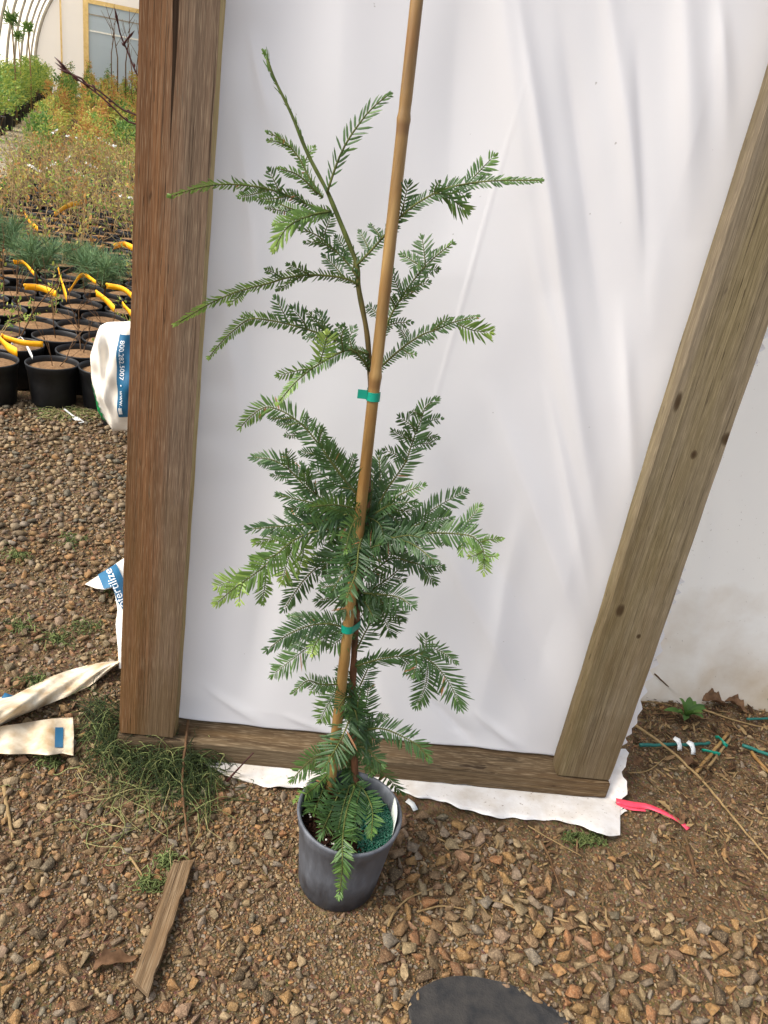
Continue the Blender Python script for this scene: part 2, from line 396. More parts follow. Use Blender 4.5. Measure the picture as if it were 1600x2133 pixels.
# frame axes
S0 = gz(850, 1628); S1 = gz(1265, 1668); FU = unit(S1-S0); FB = np.array([-FU[1], FU[0], 0])
LEAN = radians(4); FV = sin(LEAN)*FB+cos(LEAN)*np.array([0, 0, 1.]); FN = np.cross(FU, FV)   # FN points to the camera
if FN[1] > 0: FN = -FN
def fpt(u, v, n=0): return S0+FU*u+FV*v+FN*n
POTC = gz(702, 1828); POT_R1, POT_R0, POT_H = .0875, .068, .168

# ------------------------------------------------------------------ stones
def ico(sub):
    bm = bmesh.new(); bmesh.ops.create_icosphere(bm, subdivisions=sub, radius=1)
    V = np.array([v.co[:] for v in bm.verts]); F = np.array([[v.index for v in f.verts] for f in bm.faces]); bm.free(); return V, F
def stone_template(npt, rng):
    """angular crushed stone: hull of a few random points"""
    bm = bmesh.new(); P = rng.normal(size=(npt, 3)); P /= np.linalg.norm(P, axis=1)[:, None]; P *= rng.uniform(.82, 1.0, (npt, 1))
    for p in P: bm.verts.new(p*np.array([1, rng.uniform(.55, .9) if False else 1, 1]))
    r = bmesh.ops.convex_hull(bm, input=bm.verts[:]); bmesh.ops.delete(bm, geom=[g for g in r['geom_interior'] if isinstance(g, bmesh.types.BMVert)], context='VERTS')
    bmesh.ops.bevel(bm, geom=bm.edges[:], offset=.035, segments=1, affect='EDGES') if npt < 11 else None
    bmesh.ops.triangulate(bm, faces=bm.faces[:]); bm.verts.index_update()
    V = np.array([v.co[:] for v in bm.verts]); F = np.array([[v.index for v in f.verts] for f in bm.faces]); bm.free()
    V = V*np.array([1, rng.uniform(.5, .95), rng.uniform(.4, .75)]); return V, F
T1 = [stone_template(10, RNG) for _ in range(14)]
T0 = [stone_template(12, RNG) for _ in range(10)]
def pool(n, xr, yr, rr, keep):
    x = RNG.uniform(*xr, n); y = RNG.uniform(*yr, n); m = keep(x, y); x, y = x[m], y[m]
    r = np.exp(RNG.normal(math.log(rr[0]), rr[1], len(x))); r = np.clip(r, rr[2], rr[3]); return np.stack([x, y, r], 1)
def inview(x, y, mg=60):
    P = np.stack([x, y, np.zeros_like(x)], 1)-CAM; z = P@FWD
    px = 800+FPX*(P@RGT)/z; py = 1066.5-FPX*(P@UPV)/z
    return (z > .1) & (px > -420) & (px < 2250) & (py > -mg) & (py < 2133+320)
FWDIST = lambda x, y: (x-S0[0])*FB[0]+(y-S0[1])*FB[1]          # >0 behind the frame line
left_of = lambda x: x < -.44
def lat(x, y): return x*BX[0]+y*BX[1]
def axl(x, y): return x*AX[0]+y*AX[1]
def not_pot(x, y): return np.hypot(x-POTC[0], y-POTC[1]) > POT_R0+.004
MATC = gz(1020, 2150)
def in_mat(x, y, g=0.0): 
    d = np.stack([x-MATC[0], y-MATC[1]], 1); return (d[:, 0]/(.128+g))**2+(d[:, 1]/(.073+g))**2 < 1
f1 = fnoise
hemfree = lambda x, y: (FWDIST(x, y) < -.012-.075*np.clip((x+.27)/.35, 0, 1)*(x < .60))
z_left_back = pool(26000, (-2.2, -.40), (1.05, 2.75), (.0075, .42, .0035, .019), lambda x, y: inview(x, y) & (FWDIST(x, y) > -.02-.25*(x < -.7)) & left_of(x))
z_front_left = pool(18000, (-.75, .05), (.45, 1.16), (.0038, .58, .0020, .015), lambda x, y: inview(x, y) & hemfree(x, y) & not_pot(x, y) & (x+.12*f1(x*9, y*9) < -.06))
z_centre = pool(12000, (-.25, .3), (.45, 1.12), (.0031, .45, .002, .010), lambda x, y: inview(x, y) & hemfree(x, y) & not_pot(x, y))
z_right = pool(40000, (.12, 1.5), (.45, 1.1), (.0070, .50, .0026, .020), lambda x, y: inview(x, y) & hemfree(x, y) & not_pot(x, y) & (y < 1.06+.09*f1(x*7, y*7, 5)-.13*np.clip((x-.4)*6, 0, 1)) & ~in_mat(x, y, -.006))
z_right_back = pool(6500, (.25, 1.6), (.9, 1.62), (.0040, .55, .002, .013), lambda x, y: inview(x, y) & (hemfree(x, y) | (x > .66)))
z_aisle = pool(7000, (-6, -.6), (2.2, 9), (.011, .35, .006, .02), lambda x, y: inview(x, y) & (((axl(x, y) < 3.02) & (y > 2.3)) | ((lat(x, y) > -1.3) & (lat(x, y) < -.66))))
z_big = pool(420, (-.75, 1.0), (.45, 1.15), (.0135, .2, .011, .020), lambda x, y: inview(x, y) & hemfree(x, y) & (np.hypot(x-POTC[0], y-POTC[1]) > .13) & ~in_mat(x, y) & (np.abs(x-.02)+.1*f1(x*8, y*8) > .16))
cand = np.concatenate([z_big, z_left_back, z_front_left, z_centre, z_right, z_right_back, z_aisle])
cand = cand[np.argsort(-cand[:, 2])]
cell = .04; grid = {}; keep = []
for x, y, r in cand:
    cx, cy = int(x//cell), int(y//cell); ok = True
    for a in (cx-1, cx, cx+1):
        for b in (cy-1, cy, cy+1):
            for (x2, y2, r2) in grid.get((a, b), ()):
                if (x-x2)**2+(y-y2)**2 < (.60*(r+r2))**2: ok = False; break
            if not ok: break
        if not ok: break
    if ok:
        grid.setdefault((cx, cy), []).append((x, y, r)); keep.append((x, y, r))
keep = np.array(keep)
def rots(n, rng, tilt=.35):
    a = rng.uniform(0, 2*pi, n); b = rng.normal(0, tilt, n); c = rng.normal(0, tilt, n)
    Rz = np.zeros((n, 3, 3)); Rz[:, 0, 0] = np.cos(a); Rz[:, 0, 1] = -np.sin(a); Rz[:, 1, 0] = np.sin(a); Rz[:, 1, 1] = np.cos(a); Rz[:, 2, 2] = 1
    Rx = np.zeros((n, 3, 3)); Rx[:, 0, 0] = 1; Rx[:, 1, 1] = np.cos(b); Rx[:, 1, 2] = -np.sin(b); Rx[:, 2, 1] = np.sin(b); Rx[:, 2, 2] = np.cos(b)
    Ry = np.zeros((n, 3, 3)); Ry[:, 1, 1] = 1; Ry[:, 0, 0] = np.cos(c); Ry[:, 0, 2] = np.sin(c); Ry[:, 2, 0] = -np.sin(c); Ry[:, 2, 2] = np.cos(c)
    return Rz@Rx@Ry
def scatter(P, templates, name, mat, zoff=.25, tints=None, parent=None, smooth=False, tilt=.35):
    Vs, Fs, Ts, n0 = [], [], [], 0
    which = RNG.integers(0, len(templates), len(P)); R = rots(len(P), RNG, tilt)
    if tints is None: tints = RNG.uniform(0, 1, len(P))
    g = gh(P[:, 0], P[:, 1])
    for t, (V, F) in enumerate(templates):
        m = which == t; q = P[m]
        if not len(q): continue
        W = np.einsum('nij,vj->nvi', R[m], V)*q[:, 2][:, None, None]
        W += np.stack([q[:, 0], q[:, 1], g[m]+q[:, 2]*zoff], 1)[:, None]
        Vs.append(W.reshape(-1, 3)); Fs.append((F[None]+(np.arange(len(q))*len(V))[:, None, None]).reshape(-1, 3)+n0)
        Ts.append(np.repeat(tints[m], len(V))); n0 += len(q)*len(V)
    o = link(name, mesh_np(name, np.concatenate(Vs), np.concatenate(Fs), mat, np.concatenate(Ts), smooth), parent); o['kind'] = 'stuff'; return o
# the 300 that show largest are pieces of their own
dep = (np.column_stack([keep[:, 0], keep[:, 1], np.zeros(len(keep))])-CAM)@FWD
pxy = np.array([proj((a, b, 0)) for a, b, _ in keep])
vis = (pxy[:, 0] > 0) & (pxy[:, 0] < 1600) & (pxy[:, 1] > 0) & (pxy[:, 1] < 2133)
score = np.where(vis, keep[:, 2]/dep, 0); order = np.argsort(-score); big, rest = order[:300], order[300:]
stone_me = [mesh_np('stone', V, F, M['stone'], None, False) for V, F in T1]
Rb = rots(300, RNG, .3)
for i, j in enumerate(big):
    x, y, r = keep[j]; o = bpy.data.objects.new('stone', stone_me[i % 14]); COL.objects.link(o)
    m = Matrix(Rb[i].tolist()).to_4x4(); o.matrix_world = Matrix.Translation((x, y, float(gh(x, y))+r*.3)) @ m @ Matrix.Scale(r, 4); o.parent = ground
rk = keep[rest]
tn = RNG.uniform(0, 1, len(rk))
far = axl(rk[:, 0], rk[:, 1]) > 2.1                      # the aisle gravel is a greyer crushed stone
tn = np.where(far & (RNG.uniform(0, 1, len(rk)) < .75), RNG.choice([.3, .5, .55, .82, 1.0], len(rk)), tn)
near = dep[rest] < 2.0
scatter(rk[near], T1, 'gravel', M['gravel'], .3, tn[near], ground)
scatter(rk[~near], T0, 'gravel', M['gravel'], .3, tn[~near], ground)
def gritpool(n, xr, yr, keepf, r0=.0018):
    x = RNG.uniform(*xr, n); y = RNG.uniform(*yr, n); m = keepf(x, y); x, y = x[m], y[m]
    return np.stack([x, y, np.clip(np.exp(RNG.normal(math.log(r0), .4, len(x))), .001, .0045)], 1)
grit = np.concatenate([
    gritpool(34000, (-.8, .35), (.4, 1.14), lambda x, y: inview(x, y) & hemfree(x, y) & not_pot(x, y) & ~in_mat(x, y, -.01)),
    gritpool(27000, (.2, 1.6), (.4, 1.6), lambda x, y: inview(x, y) & (hemfree(x, y) | (x > .62)) & ~in_mat(x, y, -.004), .0017),
    gritpool(12000, (-1.6, -.42), (1.1, 2.3), lambda x, y: inview(x, y), .003)])
TG = []
for _ in range(6):
    V, F = ico(1); V = V+RNG.normal(size=V.shape)*.16; V *= np.array([1, .8, .65]); TG.append((V, F))
scatter(grit, TG, 'grit', M['gravel'], .3, None, ground)

# ------------------------------------------------------------------ wooden frame and plastic sheet
def beam(name, u0, u1, v0, v1, n0, n1, mat, parent, along='v', bev=.003, bow=0):
    """a board in frame coordinates; object space x across, y depth, z along the grain"""
    c = fpt((u0+u1)/2, v0 if along == 'v' else (v0+v1)/2, (n0+n1)/2)
    if along == 'v': ax, az, wx, wz = FU, FV, u1-u0, v1-v0
    else: ax, az, wx, wz = FV, FU, v1-v0, u1-u0; c = fpt(u0, (v0+v1)/2, (n0+n1)/2)
    bm = bmesh.new(); nseg = 40
    for i in range(nseg+1):
        z = wz*i/nseg; b = bow*sin(pi*i/nseg*3.1)
        for (sx, sy) in ((-1, -1), (1, -1), (1, 1), (-1, 1)):
            j = .0004*sin(i*1.7+sx*3+sy) 
            bm.verts.new((sx*wx/2+b+j, sy*(n1-n0)/2, z))
    bm.verts.ensure_lookup_table()
    for i in range(nseg):
        for q in range(4): bm.faces.new([bm.verts[i*4+q], bm.verts[i*4+(q+1) % 4], bm.verts[i*4+4+(q+1) % 4], bm.verts[i*4+4+q]])
    bm.faces.new([bm.verts[q] for q in (3, 2, 1, 0)]); bm.faces.new([bm.verts[nseg*4+q] for q in range(4)])
    ed = [e for e in bm.edges if abs((e.verts[0].co-e.verts[1].co).normalized().z) > .98 or len({round(v.co.z, 5) for v in e.verts}) == 1 and (e.verts[0].co.z < 1e-6 or e.verts[0].co.z > wz-1e-6)]
    bmesh.ops.bevel(bm, geom=ed, offset=bev, segments=2, affect='EDGES'); bmesh.ops.recalc_face_normals(bm, faces=bm.faces)
    me = bpy.data.meshes.new(name); bm.to_mesh(me); bm.free(); me.materials.append(mat)
    o = bpy.data.objects.new(name, me); COL.objects.link(o); ay = np.cross(az, ax)
    mw = Matrix(((ax[0], ay[0], az[0], c[0]), (ax[1], ay[1], az[1], c[1]), (ax[2], ay[2], az[2], c[2]), (0, 0, 0, 1)))
    o.parent = parent; o.matrix_parent_inverse = Matrix.Translation(-Vector(parent.location)); o.matrix_basis = mw; return o
SILL_H, PD = .040, .040
frame = empty('timber_screen', tuple(fpt(-.08, 0)), 'weathered timber frame with two posts and a sill holding the white plastic', 'frame')
sill = beam('sill', -.582, .419, .004, .004+SILL_H, -.088, 0, M['sill'], frame, 'u')
pl_ = beam('post', -.579, -.473, .046, 1.62, -.004-PD, -.004, M['post_l'], frame); pl_.data.materials.append(M['cut_edge'])
for f_ in pl_.data.polygons:
    if f_.normal.x > .9: f_.material_index = 1
pl_['label'] = 'brown left post with a long crack near its top'
pr_ = beam('post', .303, .417, .046, 1.62, -.006-PD, -.006, M['post_r'], frame, bow=.0015); pr_['label'] = 'greenish grey right post with dark knots'
beam('top_rail', -.579, .417, 1.623, 1.663, -.088, 0, M['sill'], frame, 'u')

# sheet: a grid in frame coordinates with stretched folds
FOLDS = []
def fold(p, q, w, a):
    FOLDS.append((np.array(fuv(*p)), np.array(fuv(*q)), w, a))
def fuv(x, y):
    P = onplane(x, y, fpt(0, 0, -.05), FN)-S0; return P@FU, P@FV
for p, q, w, a in [((1090, 60), (1215, 930), .016, .012), ((1030, -120), (1120, 520), .030, .012), ((1180, 100), (1270, 760), .022, -.010), ((1260, -60), (1360, 640), .020, .012),
                   ((1330, 150), (1350, 620), .014, -.008), ((1420, -100), (1440, 420), .024, .013), ((1500, 0), (1520, 300), .014, .010), ((1120, 560), (1260, 1150), .020, .012),
                   ((1300, 700), (1330, 1130), .016, .010), ((1050, 900), (1250, 1420), .030, .014), ((930, 980), (1200, 1500), .034, -.012), ((1150, 850), (1230, 1250), .012, .007),
                   ((1095, 170), (900, 860), .0032, .0011), ((880, 1050), (1130, 1560), .026, .010), ((520, 80), (560, 260), .012, .007), ((500, 300), (540, 640), .018, .009),
                   ((460, 640), (500, 900), .020, .007), ((720, -150), (700, 400), .06, .010), ((960, 0), (930, 500), .05, -.010), ((640, 900), (560, 1450), .06, .008), ((1350, 1100), (1200, 1560), .022, .010), ((430, 1440), (560, 1530), .012, .006), ((600, 1500), (700, 1545), .010, .005), ((880, 1450), (1000, 1575), .014, -.008), ((1000, 1500), (1110, 1590), .012, .007), ((760, 1380), (860, 1560), .03, .006), ((560, 1150), (500, 1480), .04, -.008), ((1080, 1100), (1000, 1500), .03, .007)]:
    fold(p, q, w, a)
def sheet_n(u, v):
    d = .006*fnoise(u*4.1, v*2.2, 2)+.0015*fnoise(u*19, v*9, 4)
    for p, q, w, a in FOLDS:
        t = q-p; L = np.hypot(*t); t = t/L; s = ((u-p[0])*t[0]+(v-p[1])*t[1])/L; e = (u-p[0])*-t[1]+(v-p[1])*t[0]
        env = np.where(np.abs(s-.5) < .68, np.cos(np.clip(s-.5, -.68, .68)*pi/1.36), 0)**1.2; wl = w*(.7+.6*np.clip(s, 0, 1))
        d = d+a*env*np.exp(-np.abs(e/wl)**1.6)*(1+.5*e/wl)
    edge = np.clip(np.minimum(np.minimum(u+.50, .33-u)/.10, (v-.03)/.06), 0, 1)
    pucker = .003*np.sin(v*46+3*np.sin(v*9))*np.clip(1-(u+.48)/.10, 0, 1)+.0012*np.sin(u*40)*np.clip(1-(v-.04)/.09, 0, 1)
    return -.062+d*edge*1.05+pucker
us = np.linspace(-.58, .447, 330); vs = np.linspace(-.0, 1.64, 420)
U, Vv = np.meshgrid(us, vs); Nn = sheet_n(U, Vv); beh = (U < -.47) | (U > .30); Nn = np.where(beh, np.minimum(Nn, -.056), Nn); Nn = np.where(Vv < .05, np.minimum(Nn, -.092), Nn)
Pw = S0+U[..., None]*FU+Vv[..., None]*FV+Nn[..., None]*FN
# pinked right edge
zig = (np.abs(((vs*34+.6*np.sin(vs*13)) % 1)-.5)-.25)*.022*(1+.5*np.sin(vs*29))+.008*np.sin(vs*7)+.004-.014*np.clip(vs-.5, 0, 1)
for j in range(len(us)-6, len(us)): Pw[:, j] += ((j-(len(us)-7))/6*zig)[:, None]*FU+(.006*np.sin(vs*40+1))[:, None]*FN*(j-(len(us)-7))/6
ns = len(us); I = np.arange(ns*len(vs)).reshape(len(vs), ns)
Fs = np.stack([I[:-1, :-1], I[:-1, 1:], I[1:, 1:], I[1:, :-1]], -1).reshape(-1, 4)
sheet = empty('plastic_sheet', tuple(fpt(-.08, .02, -.06)), 'white plastic sheet stretched in folds behind the two timber posts', 'plastic sheet')
link('sheet', mesh_np('sheet', Pw.reshape(-1, 3), Fs, M['sheet']), sheet)
# loose hem creeping out below the sill on to the ground
hem = np.array([[430, 1592, 1596], [480, 1594, 1618], [540, 1598, 1637], [600, 1604, 1641], [680, 1612, 1640], [760, 1620, 1640], [830, 1627, 1650], [880, 1631, 1662], [930, 1636, 1672], [980, 1641, 1690],
                [1030, 1646, 1702], [1080, 1650, 1706], [1130, 1655, 1708], [1180, 1660, 1712], [1215, 1664, 1722], [1245, 1667, 1737], [1292, 1672, 1741]], float)
xs = np.linspace(430, 1292, 160); top = np.interp(xs, hem[:, 0], hem[:, 1]); bot = np.interp(xs, hem[:, 0], hem[:, 2])+2.5*np.sin(xs*.11)*np.sin(xs*.031)
rows = []
for i, t in enumerate(np.linspace(-.5, 1, 16)):
    row = []
    for j, x in enumerate(xs):
        g = gz(x+ (6 if t > .5 else 0)*sin(x*.05)*0, top[j]+(bot[j]-top[j])*t)
        z = .003+.010*max(0, t)*(1+.8*sin(x*.021)+.4*sin(x*.085+t*3))-.004*(t > .93)
        if x > 1200 and t > 0: z += .014*t*sin((x-1200)/92*pi)
        g = gz(x, top[j]+(bot[j]-top[j])*t, max(.0025, z)); row.append(g)
    rows.append(row)
R_ = np.array(rows); I = np.arange(R_.shape[0]*R_.shape[1]).reshape(R_.shape[:2])
link('loose_hem', mesh_np('loose_hem', R_.reshape(-1, 3), np.stack([I[:-1, :-1], I[:-1, 1:], I[1:, 1:], I[1:, :-1]], -1).reshape(-1, 4), M['flap']), sheet)
# the corner that hangs out past the right end of the sill
cr = []
for t in np.linspace(0, 1, 22):
    a = np.array([1262, 1560])*(1-t)+np.array([1250, 1738])*t; b = np.array([1306, 1565])*(1-t)+np.array([1292, 1741])*t+np.array([6*sin(t*19)+3*sin(t*43), 0])
    cr.append([onplane(*(a*(1-s)+b*s), fpt(0, 0, -.045*(1-t)+.03*t), FN)+np.array([0, 0, .0])+FN*.008*sin(s*5+t*6) for s in np.linspace(0, 1, 7)])
R_ = np.array(cr); R_[..., 2] = np.maximum(R_[..., 2], .004); I = np.arange(R_.shape[0]*R_.shape[1]).reshape(R_.shape[:2])
link('torn_corner', mesh_np('torn_corner', R_.reshape(-1, 3), np.stack([I[:-1, :-1], I[:-1, 1:], I[1:, 1:], I[1:, :-1]], -1).reshape(-1, 4), M['flap']), sheet)

# stained plastic wall behind, right
wa, wb_ = gz(1290, 1444), gz(1640, 1472); wu = unit(wb_-wa); wn_ = np.array([wu[1], -wu[0], 0])
if wn_[1] > 0: wn_ = -wn_
uu = np.linspace(-.22, 1.8, 200); vv = np.linspace(0, 2.3, 150); U, Vv = np.meshgrid(uu, vv)
dsp = .028*fnoise(U*5+Vv*2.2, Vv*2.3, 6)+.013*fnoise(U*17+Vv*9, Vv*6-U*3, 8)+.010*np.exp(-np.abs((U-.62+.5*Vv)/.025)**1.4)-.012*np.exp(-np.abs((U-.95+.35*Vv)/.03)**1.4)+.03*np.exp(-Vv/.05)+.012*np.exp(-np.abs((U-.18+.28*Vv)/.03)**1.5)
Pw = wa+U[..., None]*wu+Vv[..., None]*np.array([0, 0, 1.])+dsp[..., None]*wn_; Pw[..., 2] += .012*fnoise(U*9, 0*U, 2)*np.exp(-Vv/.05)
I = np.arange(U.size).reshape(U.shape)
wl = link('plastic_wall', mesh_np('plastic_wall', Pw.reshape(-1, 3)-wa, np.stack([I[:-1, :-1], I[:-1, 1:], I[1:, 1:], I[1:, :-1]], -1).reshape(-1, 4), M['wall']), loc=tuple(wa))
setp(wl, 'cream stained plastic wall of the greenhouse behind the right post', 'plastic wall')

# ------------------------------------------------------------------ pot, soil, granules
pc = np.array([POTC[0], POTC[1], 0.0])
pot = empty('nursery_pot', tuple(pc), 'dusty dark grey nursery pot holding the staked sapling', 'plant pot')
def pot_profile(r0, r1, H, wall=.0022):
    lerp = lambda z: r0+(r1-.004-r0)*z/H
    return [(0.001, .006), (r0-.012, .006), (r0-.008, .0), (r0-.002, .001), (r0, .006), (lerp(H*.5), H*.5), (lerp(H-.030), H-.030), (lerp(H-.029)+.0025, H-.027), (lerp(H-.01)+.003, H-.012),
            (r1-.001, H-.009), (r1, H-.005), (r1-.0005, H-.001), (r1-.003, H), (r1-.0055, H-.002), (r1-.0075, H-.012), (lerp(H*.6)-wall, H*.6), (r0-wall, .012), (0.001, .010)]
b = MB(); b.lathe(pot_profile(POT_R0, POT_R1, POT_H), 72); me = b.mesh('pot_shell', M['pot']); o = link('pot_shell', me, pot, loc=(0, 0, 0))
SOIL_Z = POT_H-.030
M['tag_grey'] = simple('grey_tag', '#a9b0a8', '#c2c6be', 15, .5, .4)
bm = bmesh.new(); rad = POT_R1-.011
nr, na = 14, 60; Vs = [[0, 0, 0.003]]; Fs = []
for i in range(1, nr+1):
    for j in range(na):
        a = 2*pi*j/na; r = rad*i/nr; Vs.append([r*cos(a), r*sin(a), .004*(1-i/nr)+.0025*float(fnoise(r*cos(a)*160, r*sin(a)*160, 2))])
for j in range(na): Fs.append([0, 1+j, 1+(j+1) % na])
for i in range(nr-1):
    for j in range(na): Fs.append([1+i*na+j, 1+(i+1)*na+j, 1+(i+1)*na+(j+1) % na, 1+i*na+(j+1) % na])
bm.free(); link('soil', mesh_np('soil', np.array(Vs)+[0, 0, SOIL_Z], Fs, M['dark_soil']), pot, loc=(0, 0, 0))
def beads(name, n, r, keepf, mat, parent, zsc=1.0, jit=.004, sub=1):
    V, F = ico(sub); a = RNG.uniform(0, 2*pi, n*3); q = rad*np.sqrt(RNG.uniform(0, 1, n*3)); x, y = q*np.cos(a), q*np.sin(a); m = keepf(x, y); x, y = x[m][:n], y[m][:n]
    z = SOIL_Z+.004*(1-np.hypot(x, y)/rad)+r*.6+RNG.uniform(0, jit, len(x)); s = r*RNG.uniform(.75, 1.15, len(x))
    W = V[None]*s[:, None, None]*np.array([1, 1, zsc])+np.stack([x, y, z], 1)[:, None]
    F2 = (F[None]+(np.arange(len(x))*len(V))[:, None, None]).reshape(-1, 3)
    o = link(name, mesh_np(name, W.reshape(-1, 3), F2, mat), parent, loc=(0, 0, 0) if parent else None); o['kind'] = 'stuff'; return o
gr = beads('fertiliser_granules', 2300, .0018, lambda x, y: (x+.35*y > .008+.012*fnoise(x*90, y*90, 3)) , M['granule'], None, sub=2)
gr.location = pc; setp(gr, 'dark green fertiliser granules on the soil in the grey pot', 'granules', kind='stuff')
be = beads('bark_bits', 500, .0026, lambda x, y: x+.35*y < .02, M['dark_soil'], pot, .6)
be2 = beads('perlite', 26, .0022, lambda x, y: x+.35*y < .0, M['perlite'], pot, .8)
tg = MB()
a0 = np.linspace(-.28, .30, 10); rr = POT_R1-.010
V = [[(rr+.001*0)*cos(a+.12), rr*sin(a+.12), POT_H-.034+.040*t+.010*(a+.28)] for t in (0, 1) for a in a0]; V2 = [[p[0]*.985, p[1]*.985, p[2]] for p in V]
tg.add(V+V2, [[i, i+1, 11+i, 10+i] for i in range(9)]+[[20+i, 30+i, 31+i, 21+i] for i in range(9)]+[[10+i, 11+i, 31+i, 30+i] for i in range(9)]+[[0, 10, 30, 20], [9, 29, 39, 19]])
o = link('plant_tag', tg.mesh('plant_tag', M['tag_grey']), loc=tuple(pc)); setp(o, 'pale plant tag tucked inside the right rim of the grey pot', 'plant tag')

# ------------------------------------------------------------------ sapling
TB = gz(741, 1640, SOIL_Z+.004)                      # where the trunk enters the soil
TLEAN = (.125)/(1.12)
TN = unit(np.array([0, 1, -TLEAN]))
def tp(x, y, dz=0.0): return onplane(x, y, TB+np.array([0, dz, 0]), TN)
sap = empty('conifer_sapling', tuple(TB), 'slender young conifer with flat dark green needles tied to a bamboo stake', 'sapling')
trunk_px = [(741, 1640), (737, 1560), (734, 1480), (735, 1420), (741, 1310), (750, 1210), (762, 1090), (767, 1000), (771, 900), (772, 800), (769, 745), (763, 685), (747, 600), (743, 550), (720, 490), (696, 432), (680, 395), (641, 320), (606, 235), (572, 165), (556, 122)]
trk = smooth_path([tp(x, y, .004) for x, y in trunk_px], .008); nt = len(trk); s = np.linspace(0, 1, nt)
rad_t = np.interp(s, [0, .1, .35, .6, .8, 1], [.0068, .0058, .0050, .0042, .0032, .0015])*(1+.06*np.sin(s*160)+.05*np.sin(s*71))
V, F = tube_vf(trk, rad_t, 10); tt = np.repeat(np.interp(s, [0, .55, .72, .8, 1], [0, 0.05, .5, .95, 1]), 10)
tb = MB(); tb.add(V, F, tt); trunk_o = tb.build('trunk', M['bark'], sap)
# needle template
NV = np.array([[0, -.3, 0], [0, 0, 0], [0, .3, 0], [.22, -1, 0], [.22, 0, .35], [.22, 1, 0], [.7, -.95, 0], [.7, 0, .3], [.7, .95, 0], [1, 0, 0]])
NF = np.array([[0, 1, 4], [0, 4, 3], [1, 2, 5], [1, 5, 4], [3, 4, 7], [3, 7, 6], [4, 5, 8], [4, 8, 7], [6, 7, 9], [7, 8, 9]])
class Foliage:
    def __init__(s): s.b = []; s.d = []; s.w = []; s.L = []; s.W = []; s.t = []; s.c = []
    def put(s, base, d, n, L, W, t, c=.1):
        d = unit(d); w = unit(np.cross(n, d)); s.b.append(base); s.d.append(d); s.w.append(w); s.L.append(L); s.W.append(W); s.t.append(t); s.c.append(c)
    def mesh(s, name, mat):
        b, d, w, L, W, t, c = (np.array(q) for q in (s.b, s.d, s.w, s.L, s.W, s.t, s.c)); n = np.cross(d, w)
        x, y, z = NV[:, 0], NV[:, 1], NV[:, 2]
        V = b[:, None]+d[:, None]*(L[:, None]*x)[..., None]+w[:, None]*(W[:, None]*y)[..., None]+n[:, None]*(W[:, None]*z-c[:, None]*L[:, None]*x**2)[..., None]
        F = (NF[None]+(np.arange(len(b))*len(NV))[:, None, None]).reshape(-1, 3)
        return mesh_np(name, V.reshape(-1, 3), F, mat, np.repeat(t, len(NV)), True)
def spray(fol, stems, P, Lp, t0, t1, r0=.0016, tilt=None, ang=58, sparse=1.0, hug=False):
    P = np.asarray(P, float); path = smooth_path(P, (.0040 if Lp >= 24 else .0033)*sparse); n = len(path); T, _, _ = frames(path); s = np.linspace(0, 1, n)
    stems.tube(path[::2] if n > 6 else path, np.interp(np.linspace(0, 1, len(path[::2]) if n > 6 else n), [0, 1], [r0, r0*.45]), 5, tint=float(np.clip(.8+.3*t0, 0, 1)))
    if tilt is None: tilt = random.uniform(-.8, .8)
    dt_ = random.gauss(0, .06); t0 = max(0, t0+dt_); t1 = max(0, t1+dt_); ang = ang+random.uniform(-9, 6); droop = random.uniform(-.05, .3)
    for i in range(n):
        cdir = unit(CAM-path[i]); N = unit(cdir-T[i]*(cdir@T[i])); Sd = np.cross(N, T[i])
        ca, sa = cos(tilt), sin(tilt); N, Sd = N*ca+Sd*sa, Sd*ca-N*sa
        depth = (path[i]-CAM)@FWD
        env = min(1, .55+1.6*s[i])*(1 if s[i] < .72 else 1-.62*((s[i]-.72)/.28)**1.3)
        A = radians(ang-24*max(0, (s[i]-.55)/.45)+random.gauss(0, 7))
        for side in (-1, 1):
            if random.random() < .06: continue
            L = Lp*(1.16 if Lp >= 26 else .94)*depth/FPX*env*random.uniform(.82, 1.12)
            if hug:
                ph = random.uniform(0, 2*pi); Sx = Sd*cos(ph)+N*sin(ph); dd = T[i]*cos(radians(24))+Sx*sin(radians(24)); nn = unit(np.cross(dd, np.cross(Sx, dd)+.01))
                if random.random() < .45: continue
            else:
                dd = T[i]*cos(A)+Sd*side*sin(A)+N*random.gauss(.05, .12)-np.array([0, 0, droop*.35]); nn = unit(N+np.array([random.gauss(0, .22) for _ in range(3)]))
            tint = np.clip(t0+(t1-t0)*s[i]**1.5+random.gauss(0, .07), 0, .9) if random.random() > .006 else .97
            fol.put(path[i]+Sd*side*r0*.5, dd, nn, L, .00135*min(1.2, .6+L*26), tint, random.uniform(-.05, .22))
    # end bud tuft
    cdir = unit(CAM-path[-1])
    for q in range(5):
        dd = T[-1]+np.array([random.gauss(0, .35) for _ in range(3)]); fol.put(path[-1], dd, cdir, Lp*.5*((path[-1]-CAM)@FWD)/FPX, .0010, np.clip(t1+.05, 0, .9), .05)
def clear_pot(p):
    p = np.array(p, float); to = CAM-p; L = np.linalg.norm(to); to /= L
    for _ in range(200):
        r = np.hypot(p[0]-pc[0], p[1]-pc[1])
        if r < POT_R1-.012: ok = p[2] > SOIL_Z+.014+(.028*min(1, max(0, (r-.03)/.035)) if p[1] < pc[1] and p[0] < pc[0]+.02 else 0)
        elif r < POT_R1+.008: ok = p[2] > POT_H+.005
        else: ok = p[2] > .02
        if ok: break
        p = p+to*.002
    return p
